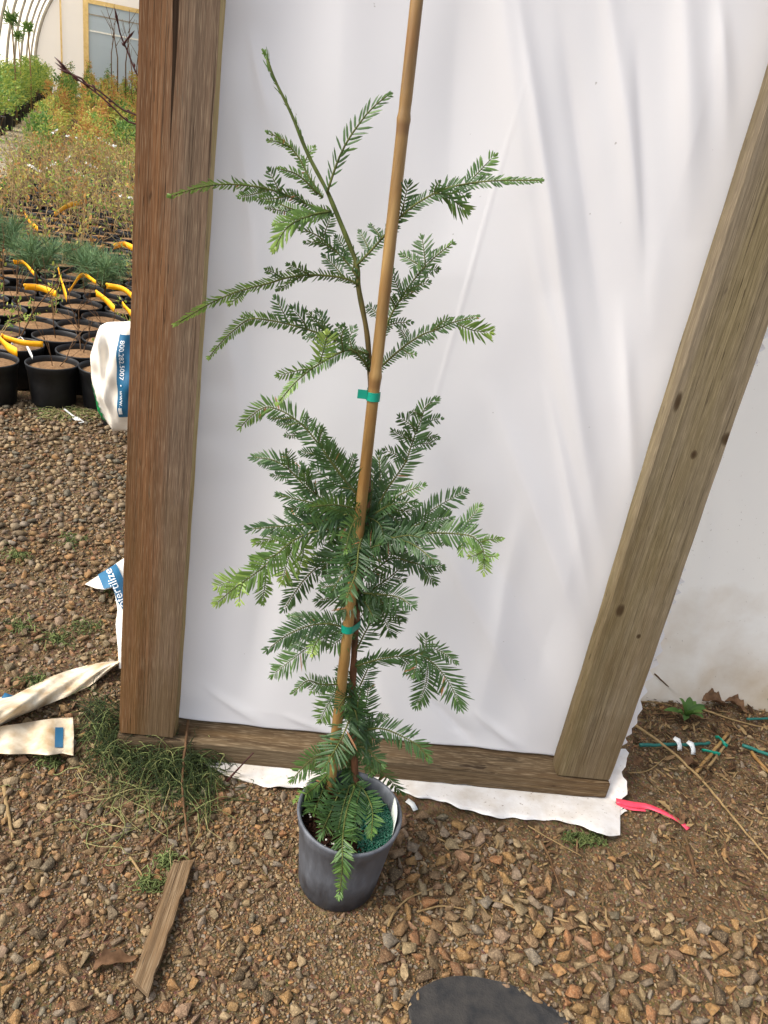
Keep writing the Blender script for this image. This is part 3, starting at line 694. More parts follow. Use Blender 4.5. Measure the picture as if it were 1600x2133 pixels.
def branch(*sprays, dz=0.0, r=.0018):
    """each spray: (px points, needle length px, tint base, tint tip, options)"""
    fol = Foliage(); st = MB()
    main = sprays[0][0]
    xm = np.array([p[:2] for p in main], float); Lm = np.r_[0, np.cumsum(np.hypot(*np.diff(xm, axis=0).T))]
    for k_, sp in enumerate(sprays):
        pts, Lp, t0, t1 = sp[:4]; opt = dict(sp[4]) if len(sp) > 4 else {}
        dtip = opt.pop('dz', None)
        # depth along the main stem grows from the trunk; side sprays start from where they leave it
        if k_ == 0:
            cum = Lm/Lm[-1]; P = [tp(x, y, dz*c) for (x, y), c in zip(pts, cum)]
        else:
            j = np.argmin(np.hypot(*(xm-np.array(pts[0])).T)); d0 = dz*Lm[j]/Lm[-1]; dt = (random.uniform(-.03, .03) if dtip is None else dtip)
            cc = np.linspace(0, 1, len(pts)); P = [tp(x, y, d0+dt*c) for (x, y), c in zip(pts, cc)]
        P = [clear_pot(p) for p in smooth_path(np.array(P), .008)] if np.max([q[1] for q in pts]) > 1600 else P
        spray(fol, st, P, Lp, t0, t1, r0=(r if k_ == 0 else r*.62), **opt)
    if not fol.b: return
    bo = st.build('branch', M['bark'], sap)
    nd = link('needles', fol.mesh('needles', M['needle']), bo, loc=(0, 0, 0)); nd.matrix_parent_inverse = Matrix.Identity(4)
    nd['kind'] = 'stuff'; return bo
S = lambda *p: list(p)
# leader tip and crown
fol = Foliage(); dump = MB()
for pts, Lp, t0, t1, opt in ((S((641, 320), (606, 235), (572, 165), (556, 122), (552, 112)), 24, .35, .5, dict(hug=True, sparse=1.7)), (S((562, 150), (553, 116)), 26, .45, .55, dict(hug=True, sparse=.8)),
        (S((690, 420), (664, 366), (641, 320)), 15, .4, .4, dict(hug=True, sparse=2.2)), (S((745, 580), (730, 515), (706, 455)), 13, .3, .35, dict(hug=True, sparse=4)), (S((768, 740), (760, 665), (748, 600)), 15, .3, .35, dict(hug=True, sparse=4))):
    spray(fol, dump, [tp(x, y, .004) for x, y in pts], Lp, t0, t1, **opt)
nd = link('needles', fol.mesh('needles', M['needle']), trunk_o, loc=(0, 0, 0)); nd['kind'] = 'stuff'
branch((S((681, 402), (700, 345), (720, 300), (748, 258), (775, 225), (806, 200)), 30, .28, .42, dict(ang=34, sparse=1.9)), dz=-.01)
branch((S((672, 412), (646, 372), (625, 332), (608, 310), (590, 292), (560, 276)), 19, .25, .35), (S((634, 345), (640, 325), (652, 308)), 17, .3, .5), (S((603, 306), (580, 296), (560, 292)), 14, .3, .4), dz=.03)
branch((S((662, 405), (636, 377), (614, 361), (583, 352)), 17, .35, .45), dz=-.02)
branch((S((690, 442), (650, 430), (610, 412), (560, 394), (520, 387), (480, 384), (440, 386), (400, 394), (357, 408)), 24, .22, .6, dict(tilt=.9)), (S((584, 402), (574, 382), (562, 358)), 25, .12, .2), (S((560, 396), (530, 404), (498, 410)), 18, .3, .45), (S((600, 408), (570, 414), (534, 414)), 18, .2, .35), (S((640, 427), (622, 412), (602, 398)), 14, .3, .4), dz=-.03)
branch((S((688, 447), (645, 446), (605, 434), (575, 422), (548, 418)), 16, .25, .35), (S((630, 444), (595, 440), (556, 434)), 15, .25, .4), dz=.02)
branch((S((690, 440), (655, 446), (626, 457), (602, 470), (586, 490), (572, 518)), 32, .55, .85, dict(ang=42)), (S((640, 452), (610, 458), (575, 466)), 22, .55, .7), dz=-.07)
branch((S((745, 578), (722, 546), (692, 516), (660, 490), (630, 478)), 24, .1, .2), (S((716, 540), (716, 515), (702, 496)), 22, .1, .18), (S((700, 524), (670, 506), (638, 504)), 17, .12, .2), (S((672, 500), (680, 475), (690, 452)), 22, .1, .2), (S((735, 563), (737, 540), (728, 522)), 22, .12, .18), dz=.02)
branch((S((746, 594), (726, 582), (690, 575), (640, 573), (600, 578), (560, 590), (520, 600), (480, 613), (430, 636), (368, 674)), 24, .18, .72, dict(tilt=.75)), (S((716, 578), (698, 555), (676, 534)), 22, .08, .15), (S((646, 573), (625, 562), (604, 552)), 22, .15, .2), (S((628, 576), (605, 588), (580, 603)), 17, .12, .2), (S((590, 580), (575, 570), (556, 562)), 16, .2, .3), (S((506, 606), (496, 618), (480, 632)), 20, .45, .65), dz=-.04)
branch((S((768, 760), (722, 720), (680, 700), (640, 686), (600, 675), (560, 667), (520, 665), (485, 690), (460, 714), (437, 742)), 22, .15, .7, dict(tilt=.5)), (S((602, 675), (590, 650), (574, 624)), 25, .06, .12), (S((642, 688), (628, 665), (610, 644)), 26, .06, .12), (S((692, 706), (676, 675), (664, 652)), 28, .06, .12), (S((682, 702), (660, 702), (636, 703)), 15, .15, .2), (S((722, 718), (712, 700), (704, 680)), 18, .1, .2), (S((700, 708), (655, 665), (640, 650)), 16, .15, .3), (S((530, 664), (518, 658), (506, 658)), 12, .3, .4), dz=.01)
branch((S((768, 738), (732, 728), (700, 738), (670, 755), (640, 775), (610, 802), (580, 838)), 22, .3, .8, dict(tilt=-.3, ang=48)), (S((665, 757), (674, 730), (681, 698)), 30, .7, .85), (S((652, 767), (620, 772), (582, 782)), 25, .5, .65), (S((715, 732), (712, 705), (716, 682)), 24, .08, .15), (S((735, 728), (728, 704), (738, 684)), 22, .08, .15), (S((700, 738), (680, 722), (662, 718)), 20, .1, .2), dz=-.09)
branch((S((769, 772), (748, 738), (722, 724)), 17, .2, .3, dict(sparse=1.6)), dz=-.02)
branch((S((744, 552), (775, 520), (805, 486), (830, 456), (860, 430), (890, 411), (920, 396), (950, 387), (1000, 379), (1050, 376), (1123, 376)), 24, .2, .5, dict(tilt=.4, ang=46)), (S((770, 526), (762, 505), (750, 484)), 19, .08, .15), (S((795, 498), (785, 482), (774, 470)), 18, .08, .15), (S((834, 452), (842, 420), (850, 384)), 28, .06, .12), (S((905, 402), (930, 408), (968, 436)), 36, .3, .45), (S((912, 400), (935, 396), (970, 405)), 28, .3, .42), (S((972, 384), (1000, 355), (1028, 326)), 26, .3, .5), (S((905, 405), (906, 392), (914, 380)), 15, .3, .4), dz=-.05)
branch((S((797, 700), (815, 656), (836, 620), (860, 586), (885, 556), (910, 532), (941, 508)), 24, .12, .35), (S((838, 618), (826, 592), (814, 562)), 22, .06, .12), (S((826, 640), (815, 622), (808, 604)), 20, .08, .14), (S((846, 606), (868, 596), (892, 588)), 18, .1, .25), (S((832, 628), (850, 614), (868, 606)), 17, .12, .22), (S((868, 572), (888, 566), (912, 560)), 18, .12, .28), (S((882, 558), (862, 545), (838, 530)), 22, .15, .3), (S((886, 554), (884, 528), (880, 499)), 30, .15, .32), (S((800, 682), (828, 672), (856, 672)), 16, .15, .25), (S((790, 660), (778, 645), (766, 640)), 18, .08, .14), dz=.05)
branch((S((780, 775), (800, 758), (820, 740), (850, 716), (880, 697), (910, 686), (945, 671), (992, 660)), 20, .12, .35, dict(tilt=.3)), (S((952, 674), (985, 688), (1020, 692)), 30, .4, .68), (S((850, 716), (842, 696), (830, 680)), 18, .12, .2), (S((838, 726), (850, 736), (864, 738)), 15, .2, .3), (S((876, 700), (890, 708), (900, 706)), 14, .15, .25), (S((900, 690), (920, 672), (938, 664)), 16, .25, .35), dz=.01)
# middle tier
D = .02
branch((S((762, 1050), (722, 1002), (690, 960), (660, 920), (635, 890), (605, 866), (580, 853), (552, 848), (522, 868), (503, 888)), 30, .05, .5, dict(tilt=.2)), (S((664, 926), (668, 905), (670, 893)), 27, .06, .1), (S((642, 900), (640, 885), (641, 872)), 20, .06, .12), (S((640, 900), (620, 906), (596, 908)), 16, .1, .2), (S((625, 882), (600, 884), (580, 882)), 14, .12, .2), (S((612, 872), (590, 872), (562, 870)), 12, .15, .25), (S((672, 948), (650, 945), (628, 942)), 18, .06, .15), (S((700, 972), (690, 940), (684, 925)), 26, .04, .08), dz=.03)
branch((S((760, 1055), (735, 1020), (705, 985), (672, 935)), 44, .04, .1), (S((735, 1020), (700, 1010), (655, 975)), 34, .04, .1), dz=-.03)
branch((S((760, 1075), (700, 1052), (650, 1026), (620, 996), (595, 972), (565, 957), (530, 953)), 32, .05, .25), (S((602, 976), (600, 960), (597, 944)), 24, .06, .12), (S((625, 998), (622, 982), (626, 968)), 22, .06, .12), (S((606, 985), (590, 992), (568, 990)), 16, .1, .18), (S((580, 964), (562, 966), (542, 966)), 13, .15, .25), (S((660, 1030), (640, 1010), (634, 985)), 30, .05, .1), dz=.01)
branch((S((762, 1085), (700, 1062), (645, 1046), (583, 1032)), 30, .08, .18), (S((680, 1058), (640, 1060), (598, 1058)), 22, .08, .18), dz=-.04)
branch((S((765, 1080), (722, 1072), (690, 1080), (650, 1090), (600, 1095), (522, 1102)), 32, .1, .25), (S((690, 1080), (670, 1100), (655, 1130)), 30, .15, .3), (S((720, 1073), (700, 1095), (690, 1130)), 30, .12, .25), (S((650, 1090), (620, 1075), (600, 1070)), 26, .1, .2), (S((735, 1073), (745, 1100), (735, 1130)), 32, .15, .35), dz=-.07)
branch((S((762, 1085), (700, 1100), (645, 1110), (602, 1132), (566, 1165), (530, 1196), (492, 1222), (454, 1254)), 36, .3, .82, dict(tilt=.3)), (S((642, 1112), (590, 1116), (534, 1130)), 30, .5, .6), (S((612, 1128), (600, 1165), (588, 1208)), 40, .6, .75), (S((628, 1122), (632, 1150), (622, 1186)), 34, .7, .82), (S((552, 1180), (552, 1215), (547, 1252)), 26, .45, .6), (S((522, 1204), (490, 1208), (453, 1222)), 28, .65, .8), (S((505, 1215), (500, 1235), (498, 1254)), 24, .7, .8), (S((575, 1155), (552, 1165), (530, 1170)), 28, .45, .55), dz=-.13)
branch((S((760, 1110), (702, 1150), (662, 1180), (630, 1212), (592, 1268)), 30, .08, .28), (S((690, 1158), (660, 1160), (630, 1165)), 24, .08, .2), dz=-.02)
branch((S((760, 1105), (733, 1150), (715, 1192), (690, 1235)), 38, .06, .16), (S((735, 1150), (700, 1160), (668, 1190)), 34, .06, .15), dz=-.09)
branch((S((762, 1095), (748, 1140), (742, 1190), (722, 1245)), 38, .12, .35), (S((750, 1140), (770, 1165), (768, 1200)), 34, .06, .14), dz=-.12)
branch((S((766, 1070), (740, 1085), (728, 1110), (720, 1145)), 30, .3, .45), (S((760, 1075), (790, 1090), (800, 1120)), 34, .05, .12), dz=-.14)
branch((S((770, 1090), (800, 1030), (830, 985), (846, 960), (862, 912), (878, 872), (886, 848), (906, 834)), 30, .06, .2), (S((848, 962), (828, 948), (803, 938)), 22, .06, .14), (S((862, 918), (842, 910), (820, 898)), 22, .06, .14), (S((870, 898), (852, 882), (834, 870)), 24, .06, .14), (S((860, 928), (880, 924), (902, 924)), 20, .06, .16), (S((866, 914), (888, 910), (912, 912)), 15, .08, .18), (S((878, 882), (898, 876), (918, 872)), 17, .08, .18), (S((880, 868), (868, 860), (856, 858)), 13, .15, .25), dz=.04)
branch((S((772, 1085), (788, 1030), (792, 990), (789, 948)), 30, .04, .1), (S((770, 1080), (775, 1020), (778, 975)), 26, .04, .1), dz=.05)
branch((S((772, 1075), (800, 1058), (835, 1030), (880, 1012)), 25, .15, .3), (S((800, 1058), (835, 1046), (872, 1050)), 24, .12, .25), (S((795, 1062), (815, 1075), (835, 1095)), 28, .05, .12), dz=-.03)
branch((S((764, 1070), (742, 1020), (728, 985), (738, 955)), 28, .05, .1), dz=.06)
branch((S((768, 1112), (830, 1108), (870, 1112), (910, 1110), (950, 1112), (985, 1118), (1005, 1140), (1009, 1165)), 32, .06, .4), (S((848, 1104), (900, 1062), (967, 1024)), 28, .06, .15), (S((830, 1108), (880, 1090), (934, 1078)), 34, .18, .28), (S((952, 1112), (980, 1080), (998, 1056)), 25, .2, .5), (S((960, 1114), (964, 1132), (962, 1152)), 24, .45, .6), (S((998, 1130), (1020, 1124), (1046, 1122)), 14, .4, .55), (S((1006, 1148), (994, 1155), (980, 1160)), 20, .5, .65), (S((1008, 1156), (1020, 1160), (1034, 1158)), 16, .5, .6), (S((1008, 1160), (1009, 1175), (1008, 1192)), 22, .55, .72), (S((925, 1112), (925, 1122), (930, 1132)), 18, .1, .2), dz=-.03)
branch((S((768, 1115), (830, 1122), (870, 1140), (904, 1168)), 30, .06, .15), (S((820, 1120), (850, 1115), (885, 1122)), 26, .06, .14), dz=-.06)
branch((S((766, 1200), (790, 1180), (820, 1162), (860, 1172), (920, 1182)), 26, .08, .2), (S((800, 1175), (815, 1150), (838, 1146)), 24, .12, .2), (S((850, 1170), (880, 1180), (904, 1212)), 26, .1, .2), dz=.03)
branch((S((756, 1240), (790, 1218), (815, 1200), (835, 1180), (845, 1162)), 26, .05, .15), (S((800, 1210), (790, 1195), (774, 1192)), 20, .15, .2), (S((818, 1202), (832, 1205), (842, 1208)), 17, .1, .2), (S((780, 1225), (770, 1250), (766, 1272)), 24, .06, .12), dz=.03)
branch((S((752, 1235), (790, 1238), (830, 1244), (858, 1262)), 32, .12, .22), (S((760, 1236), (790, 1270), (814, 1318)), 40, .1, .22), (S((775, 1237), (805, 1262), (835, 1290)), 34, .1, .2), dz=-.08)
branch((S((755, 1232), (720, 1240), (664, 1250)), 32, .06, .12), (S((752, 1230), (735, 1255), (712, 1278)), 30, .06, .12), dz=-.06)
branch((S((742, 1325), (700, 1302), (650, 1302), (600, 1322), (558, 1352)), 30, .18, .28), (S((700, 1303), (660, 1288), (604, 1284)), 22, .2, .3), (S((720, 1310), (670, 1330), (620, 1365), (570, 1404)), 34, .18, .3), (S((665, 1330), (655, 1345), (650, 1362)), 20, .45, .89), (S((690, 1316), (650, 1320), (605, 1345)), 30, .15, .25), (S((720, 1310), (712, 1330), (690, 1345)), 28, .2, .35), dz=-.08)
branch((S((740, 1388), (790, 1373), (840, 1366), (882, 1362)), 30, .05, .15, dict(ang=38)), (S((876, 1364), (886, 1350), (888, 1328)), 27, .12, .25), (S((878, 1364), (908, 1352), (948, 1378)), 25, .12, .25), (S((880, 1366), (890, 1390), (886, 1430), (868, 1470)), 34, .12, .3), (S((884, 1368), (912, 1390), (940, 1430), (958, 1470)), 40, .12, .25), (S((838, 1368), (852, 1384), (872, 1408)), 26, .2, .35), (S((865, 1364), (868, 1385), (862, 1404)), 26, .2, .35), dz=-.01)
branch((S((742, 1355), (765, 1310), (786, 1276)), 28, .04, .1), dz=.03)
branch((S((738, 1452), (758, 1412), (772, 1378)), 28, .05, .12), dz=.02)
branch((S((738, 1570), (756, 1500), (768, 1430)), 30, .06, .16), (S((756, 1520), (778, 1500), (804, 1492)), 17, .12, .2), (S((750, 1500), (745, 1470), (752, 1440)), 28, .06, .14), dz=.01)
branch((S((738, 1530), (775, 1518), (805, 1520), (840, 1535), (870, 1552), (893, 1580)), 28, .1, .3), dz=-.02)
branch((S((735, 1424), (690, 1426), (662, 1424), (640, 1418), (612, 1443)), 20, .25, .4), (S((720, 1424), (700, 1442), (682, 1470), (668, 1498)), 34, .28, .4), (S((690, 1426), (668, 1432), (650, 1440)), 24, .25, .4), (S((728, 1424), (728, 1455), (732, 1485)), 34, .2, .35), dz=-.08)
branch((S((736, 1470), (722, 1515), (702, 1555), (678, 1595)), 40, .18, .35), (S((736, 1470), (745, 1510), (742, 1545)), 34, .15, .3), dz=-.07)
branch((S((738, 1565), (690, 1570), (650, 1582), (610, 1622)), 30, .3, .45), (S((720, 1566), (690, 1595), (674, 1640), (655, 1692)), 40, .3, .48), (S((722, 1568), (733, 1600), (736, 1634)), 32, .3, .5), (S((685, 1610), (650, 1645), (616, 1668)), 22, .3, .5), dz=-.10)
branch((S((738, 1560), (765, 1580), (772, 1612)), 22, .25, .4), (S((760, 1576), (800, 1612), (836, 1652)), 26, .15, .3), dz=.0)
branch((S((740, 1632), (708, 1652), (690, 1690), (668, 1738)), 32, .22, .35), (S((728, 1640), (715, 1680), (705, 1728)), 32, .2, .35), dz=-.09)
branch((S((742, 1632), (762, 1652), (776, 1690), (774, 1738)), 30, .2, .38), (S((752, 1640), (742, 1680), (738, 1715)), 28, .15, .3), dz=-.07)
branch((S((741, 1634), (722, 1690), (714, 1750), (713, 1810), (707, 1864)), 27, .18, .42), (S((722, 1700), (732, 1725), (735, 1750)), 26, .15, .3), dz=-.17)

# inner sprays that fill the whorl round the trunk
rf = random.Random(5)
for y0, n_, lim in ((1085, 11, 120), (1140, 8, 100), (1235, 5, 80), (1440, 4, 55), (1500, 4, 50), (1560, 3, 60)):
    for i in range(n_):
        a = rf.uniform(-1, 1); yy = y0+rf.uniform(-30, 30); x0_ = np.interp(yy, [p[1] for p in trunk_px][::-1], [p[0] for p in trunk_px][::-1])
        ex = x0_+a*lim; ey = yy+rf.uniform(-55, 70)*(1 if abs(a) < .6 else .6); my = min(yy, ey)-rf.uniform(2, 18)
        branch((S((x0_, yy), ((x0_+ex)/2, (yy+ey)/2-10), (ex, ey)), rf.uniform(26, 34), rf.uniform(.0, .14), rf.uniform(.08, .3)), dz=rf.uniform(-.11, .09))

# ------------------------------------------------------------------ bamboo stake and its ties
def stake_pt(x, y, Y): return at_y(x, y, Y)
kb = tp(688, 1640, -.012); kt = tp(869, -6, -.022)
kdir = kt-kb; kt = kb+kdir*1.22
sp = np.linspace(0, 1, 200); path = kb[None]*(1-sp[:, None])+kt[None]*sp[:, None]
# lower end pushed into the soil
path[0] = kb-unit(kdir)*.05
nodes_px = [243, 785]; kpx = np.array([proj(p)[1] for p in path]); rr_ = np.interp(sp, [0, 1], [.0090, .0076]); ntint = np.zeros(200)
for ny_ in nodes_px:
    i = np.argmin(abs(kpx-ny_))
    for q, a in ((-2, 1.01), (-1, 1.05), (0, 1.13), (1, .97), (2, .96)): rr_[i+q] *= a
    ntint[i-2:i] = .75; ntint[i] = 0
V, F = tube_vf(path, rr_, 20); st = MB(); st.add(V-kb, F, np.repeat(ntint, 20))
stake = link('bamboo_stake', st.mesh('bamboo_stake', M['bamboo']), loc=tuple(kb)); setp(stake, 'tall tan bamboo stake standing in the grey pot beside the trunk', 'plant stake')
def tie(ypx, label, tabpx=None, wrap_trunk=True, hgt=.0125):
    i = np.argmin(abs(kpx-ypx)); c = path[i]; j = np.argmin(np.linalg.norm(trk-c, axis=1)); t = trk[j]
    ax = unit(kdir); r1 = rr_[i]+.0012; r2 = rad_t[j]+.0012
    a = unit((t-c)-ax*((t-c)@ax)); bvec = np.cross(ax, a); dst = np.linalg.norm((t-c)-ax*((t-c)@ax))
    ring = [c+r1*(cos(q)*a+sin(q)*bvec) for q in np.linspace(pi/2, 3*pi/2, 14)]+[c+a*dst+r2*(cos(q)*a+sin(q)*bvec) for q in np.linspace(-pi/2, pi/2, 10)]
    n = len(ring); mbx = MB(); ring = np.array(ring); cen = c+a*dst/2; out = ring+np.array([unit(p-cen) for p in ring])*.0007
    V = np.vstack([ring-ax*hgt/2, ring+ax*hgt/2, out-ax*hgt/2, out+ax*hgt/2])
    F = []
    for q in range(n):
        w = (q+1) % n; F += [[2*n+q, 2*n+w, 3*n+w, 3*n+q], [q, n+q, n+w, w], [q, w, 2*n+w, 2*n+q], [n+q, 3*n+q, 3*n+w, n+w]]
    mbx.add(V, F)
    if tabpx:
        e = unit(RGT-ax*(RGT@ax)); p0 = c-e*r1*.9-FWD*0.006; L = .0135; cs = unit(np.cross(e, ax))
        V = [p0+e*(-L*s_)+ax*(h_*hgt*.52)+cs*(.0004*k_) for s_ in (0, 1) for h_ in (-1, 1) for k_ in (-1, 1)]
        mbx.add(V, [[0, 1, 3, 2], [4, 6, 7, 5], [0, 4, 5, 1], [2, 3, 7, 6], [0, 2, 6, 4], [1, 5, 7, 3]])
    o = mbx.build('plant_tie', M['tape'], None, True); me = o.data; me.transform(Matrix.Translation(-Vector(c))); o.location = c
    for f_ in me.polygons: f_.use_smooth = False
    setp(o, label, 'plant tie', 'green plastic ties on the stake'); return o
tie(828, 'green tape tie with a loose tab, upper of the two on the stake', True)
tie(1308, 'green tape tie half hidden by needles, lower of the two on the stake', None)
#PART2
# ------------------------------------------------------------------ the tunnel behind: hoops, film, end wall
TL, TW, THH, TEND = .83, 2.83, 4.4, 36.0
def arch_pts(ax, n=40, a=TW, h=THH):
    t = np.linspace(pi, 0, n); return np.array([tc(TL+a*cos(q), ax, h*sin(q)**.85) for q in t])
hoop_ax = [TEND-2.4*i for i in range(1, 9)]
hoop_src = None
for i, ax in enumerate(hoop_ax):
    b = MB(); P = arch_pts(ax, 36, TW-.05, THH-.05); o0 = tc(TL, ax); 
    if hoop_src is None:
        b.tube(P-o0, .035, 6); hoop_src = b.mesh('tunnel_hoop', M['steel'])
    o = link('tunnel_hoop', hoop_src, loc=tuple(o0))
    setp(o, 'grey steel hoop arching over the far plant beds under cream film', 'hoop', 'hoops of the greenhouse tunnel')
axs = np.linspace(16.5, TEND, 40); A = np.array([arch_pts(a, 40) for a in axs]); I = np.arange(A.shape[0]*A.shape[1]).reshape(A.shape[:2])
A[..., 2] += .02*np.sin(np.arange(40)*.9)[:, None]
film = link('tunnel_film', mesh_np('tunnel_film', A.reshape(-1, 3), np.stack([I[:-1, :-1], I[:-1, 1:], I[1:, 1:], I[1:, :-1]], -1).reshape(-1, 4), M['film']))
setp(film, 'cream translucent film stretched over the greenhouse tunnel hoops', 'greenhouse film')
ew = empty('tunnel_end_wall', tuple(tc(TL, TEND)), 'cream end wall of the greenhouse tunnel with timber studs and a bluish door', 'end wall')
P = np.vstack([arch_pts(TEND-.02, 40), ]); cpt = tc(TL, TEND-.02); V = np.vstack([cpt, P]); link('end_film', mesh_np('end_film', V, [[0, i, i+1] for i in range(1, 40)], M['film']), ew)
def ewp(x, y): 
    P = onplane(x, y, AX*(TEND-.1), AX); return P@BX, P[2]
def ew_box(name, l0, l1, z0, z1, mat, d=.1, thick=.09):
    b = MB(); c = tc((l0+l1)/2, TEND-d, (z0+z1)/2); R = np.stack([BX, AX, [0, 0, 1.]], 1); b.box(c, (l1-l0, thick, z1-z0), R); return b.build(name, mat, ew, False)
l, _ = ewp(127, 60); ew_box('stud', l-.03, l+.03, 0, 3.6, M['lumber'])
l, z = ewp(179, 50); ew_box('door_post', l-.10, l+.09, 0, 4.1, M['lumber']); dl = l+.09
_, zt = ewp(240, 14); lr, _ = ewp(330, 30); zm = ewp(240, 72)[1]
ew_box('lintel', dl, lr+.6, zt-.06, zt+.08, M['lumber']); ew_box('door_panel', dl, lr+.4, zm, zt-.06, M['film_blue'], .07, .02); ew_box('door_panel', dl, lr+.4, 0, zm-.05, M['film_blue'], .07, .02)
ew_box('door_rail', dl, lr+.4, zm-.05, zm, M['tag'], .09, .06)
_, zr = ewp(240, 40); ew_box('door_rail', dl, lr+.4, zr-.02, zr+.02, M['steel'], .09, .04)
b = MB(); b.tube(arch_pts(TEND-.12, 36, TW-.06, THH-.06), .06, 6); b.build('end_hoop', M['steel'], ew)

# ------------------------------------------------------------------ beds of black pots
BR, BR0, BH = .097, .080, .162
b = MB(); b.lathe(pot_profile(BR0, BR, BH), 36); pot_me = b.mesh('black_pot', M['pot_black'])
b = MB(); prof = [(.0005, BH-.008), (.03, BH-.010), (.06, BH-.016), (BR-.010, BH-.022)]; b.lathe(prof, 36); soil_me = b.mesh('pot_soil', M['soil'])
_base = gz(108, 838); L0, A0 = float(lat(_base[0], _base[1])), float(axl(_base[0], _base[1]))
ORD = ['front', 'second', 'third', 'fourth', 'fifth', 'sixth', 'seventh', 'eighth']
def post_edge(y): return 315-.0466*y
def add_pot(P, label, group, scale=1.0, soil=True):
    o = bpy.data.objects.new('black_nursery_pot', pot_me); COL.objects.link(o); o.location = P; o.rotation_euler = (RNG.normal(0, .015), RNG.normal(0, .015), RNG.uniform(0, 6)); o.scale = (scale,)*3
    setp(o, label, 'plant pot', group)
    if soil:
        q = bpy.data.objects.new('soil', soil_me); COL.objects.link(q); q.parent = o
    return o
bed = []
for r in range(0, 46):
    ax = A0+r*.176
    sc = 1.0
    for c in range(-6, 30):
        la = L0+(c+.5*(r % 2))*.203+RNG.normal(0, .008)
        if la < -.70: continue
        P = tc(la, ax+RNG.normal(0, .012)); x, y = proj(P+np.array([0, 0, BH])); wpx = .1*1600/((P-CAM)@FWD)
        if x+wpx < -8 or x-wpx > post_edge(y)-2 or y < 250: continue
        bed.append((r, x, P))
from collections import Counter
cnt = Counter(); POSN = ['leftmost', 'second from left', 'third from left', 'fourth from left', 'fifth from left']
stem_places = []
for r, x, P in sorted(bed, key=lambda q: (q[0], q[1])):
    k_ = cnt[r]; cnt[r] += 1
    if r < 7:
        label = f'black nursery pot of brown soil, {ORD[r]} row of the bed, {POSN[min(k_, 4)]}'
        add_pot(P, label, 'black pots in the near rows')
    else: add_pot(P, 'black nursery pot packed in the bed beyond the yellow ribbons', 'black pots farther along the bed')
    stem_places.append((r, k_, P))
o = add_pot(gz(236, 900)+np.array([0, .10, 0]), 'black nursery pot under the white bag beside the left post', None)
# larger pots of the bed across the aisle
for ax in np.arange(10.5, 33, 1.0):
    for la in (-1.36, ):
        P = tc(la+RNG.normal(0, .02), ax); x, y = proj(P)
        if x > -40: add_pot(P, 'large black nursery pot edging the bed across the gravel aisle', 'large pots across the aisle', 1.65)

k = NT('aisle_gravel'); v = k.coord('Object'); vo = k.n('ShaderNodeTexVoronoi'); vo.inputs['Scale'].default_value = 45; k.l(v, vo.inputs['Vector'])
sxv = k.n('ShaderNodeSeparateColor'); k.l(vo.outputs['Color'], sxv.inputs[0]); c = k.ramp(sxv.outputs[0], [(.1, '#5f5646'), (.4, '#8a7f6a'), (.7, '#a89a80'), (.95, '#c2b494')])
k.bump(k.math('MULTIPLY', vo.outputs['Distance'], -1.0), .9, .02); M['aisle'] = k.fin(c, .9, .15)
V = [tc(-1.27, 5.0, .006), tc(-.66, 5.0, .006), tc(-.66, 35.5, .006), tc(-1.27, 35.5, .006)]
path_o = link('gravel_path', mesh_np('gravel_path', np.array(V), [[0, 1, 2, 3]], M['aisle'])); setp(path_o, 'grey gravel aisle between the beds of pots', 'path', kind='structure')

# ------------------------------------------------------------------ plants in the beds
def leaf_quads(rng, n, fn, size, tints, asp=.45):
    """n small folded leaves; fn gives (position, outward direction)"""
    fol = Foliage()
    for _ in range(n):
        p, d = fn(); L = size*rng.uniform(.6, 1.3); fol.put(np.array(p), np.array(d)+rng.normal(size=3)*.5, unit(rng.normal(size=3)+np.array([0, 0, 1.5])), L, L*asp*.5, float(np.clip(rng.choice(tints)+rng.normal(0, .05), 0, 1)), .1)
    return fol
def twiggy(rng, h, nst, nleaf, tints, leaf=.02, spread=.3, sr=.0022):
    b = MB(); pts = []
    for i in range(nst):
        a = rng.uniform(0, 2*pi); P = [np.array([0, 0, BH-.02])]; d = unit([cos(a)*spread, sin(a)*spread, 1])
        n = 6; hh = h*rng.uniform(.6, 1.1)
        for q in range(n): d = unit(d+rng.normal(size=3)*.22+np.array([0, 0, .10])); P.append(P[-1]+d*hh/n)
        b.tube(P, np.linspace(sr, sr*.4, n+1), 4, tint=0)
        for q in range(2, n+1): pts.append((P[q], d))
        for q in (2, 3, 4):
            dd = unit(d+rng.normal(size=3)*.7); e = [P[q], P[q]+dd*hh*.12, P[q]+dd*hh*.22+np.array([0, 0, .01])]; b.tube(e, [sr*.6, sr*.4, sr*.3], 4); pts += [(e[1], dd), (e[2], dd)]
    stem = b.mesh('stem', M['dry_stem'] if nleaf else M['twig'])
    if nleaf == 0: return stem, None
    def fn():
        p, d = pts[rng.integers(len(pts))]; return p+rng.normal(size=3)*.012, d
    return stem, leaf_quads(rng, nleaf, fn, leaf, tints).mesh('foliage', M['leaf'])
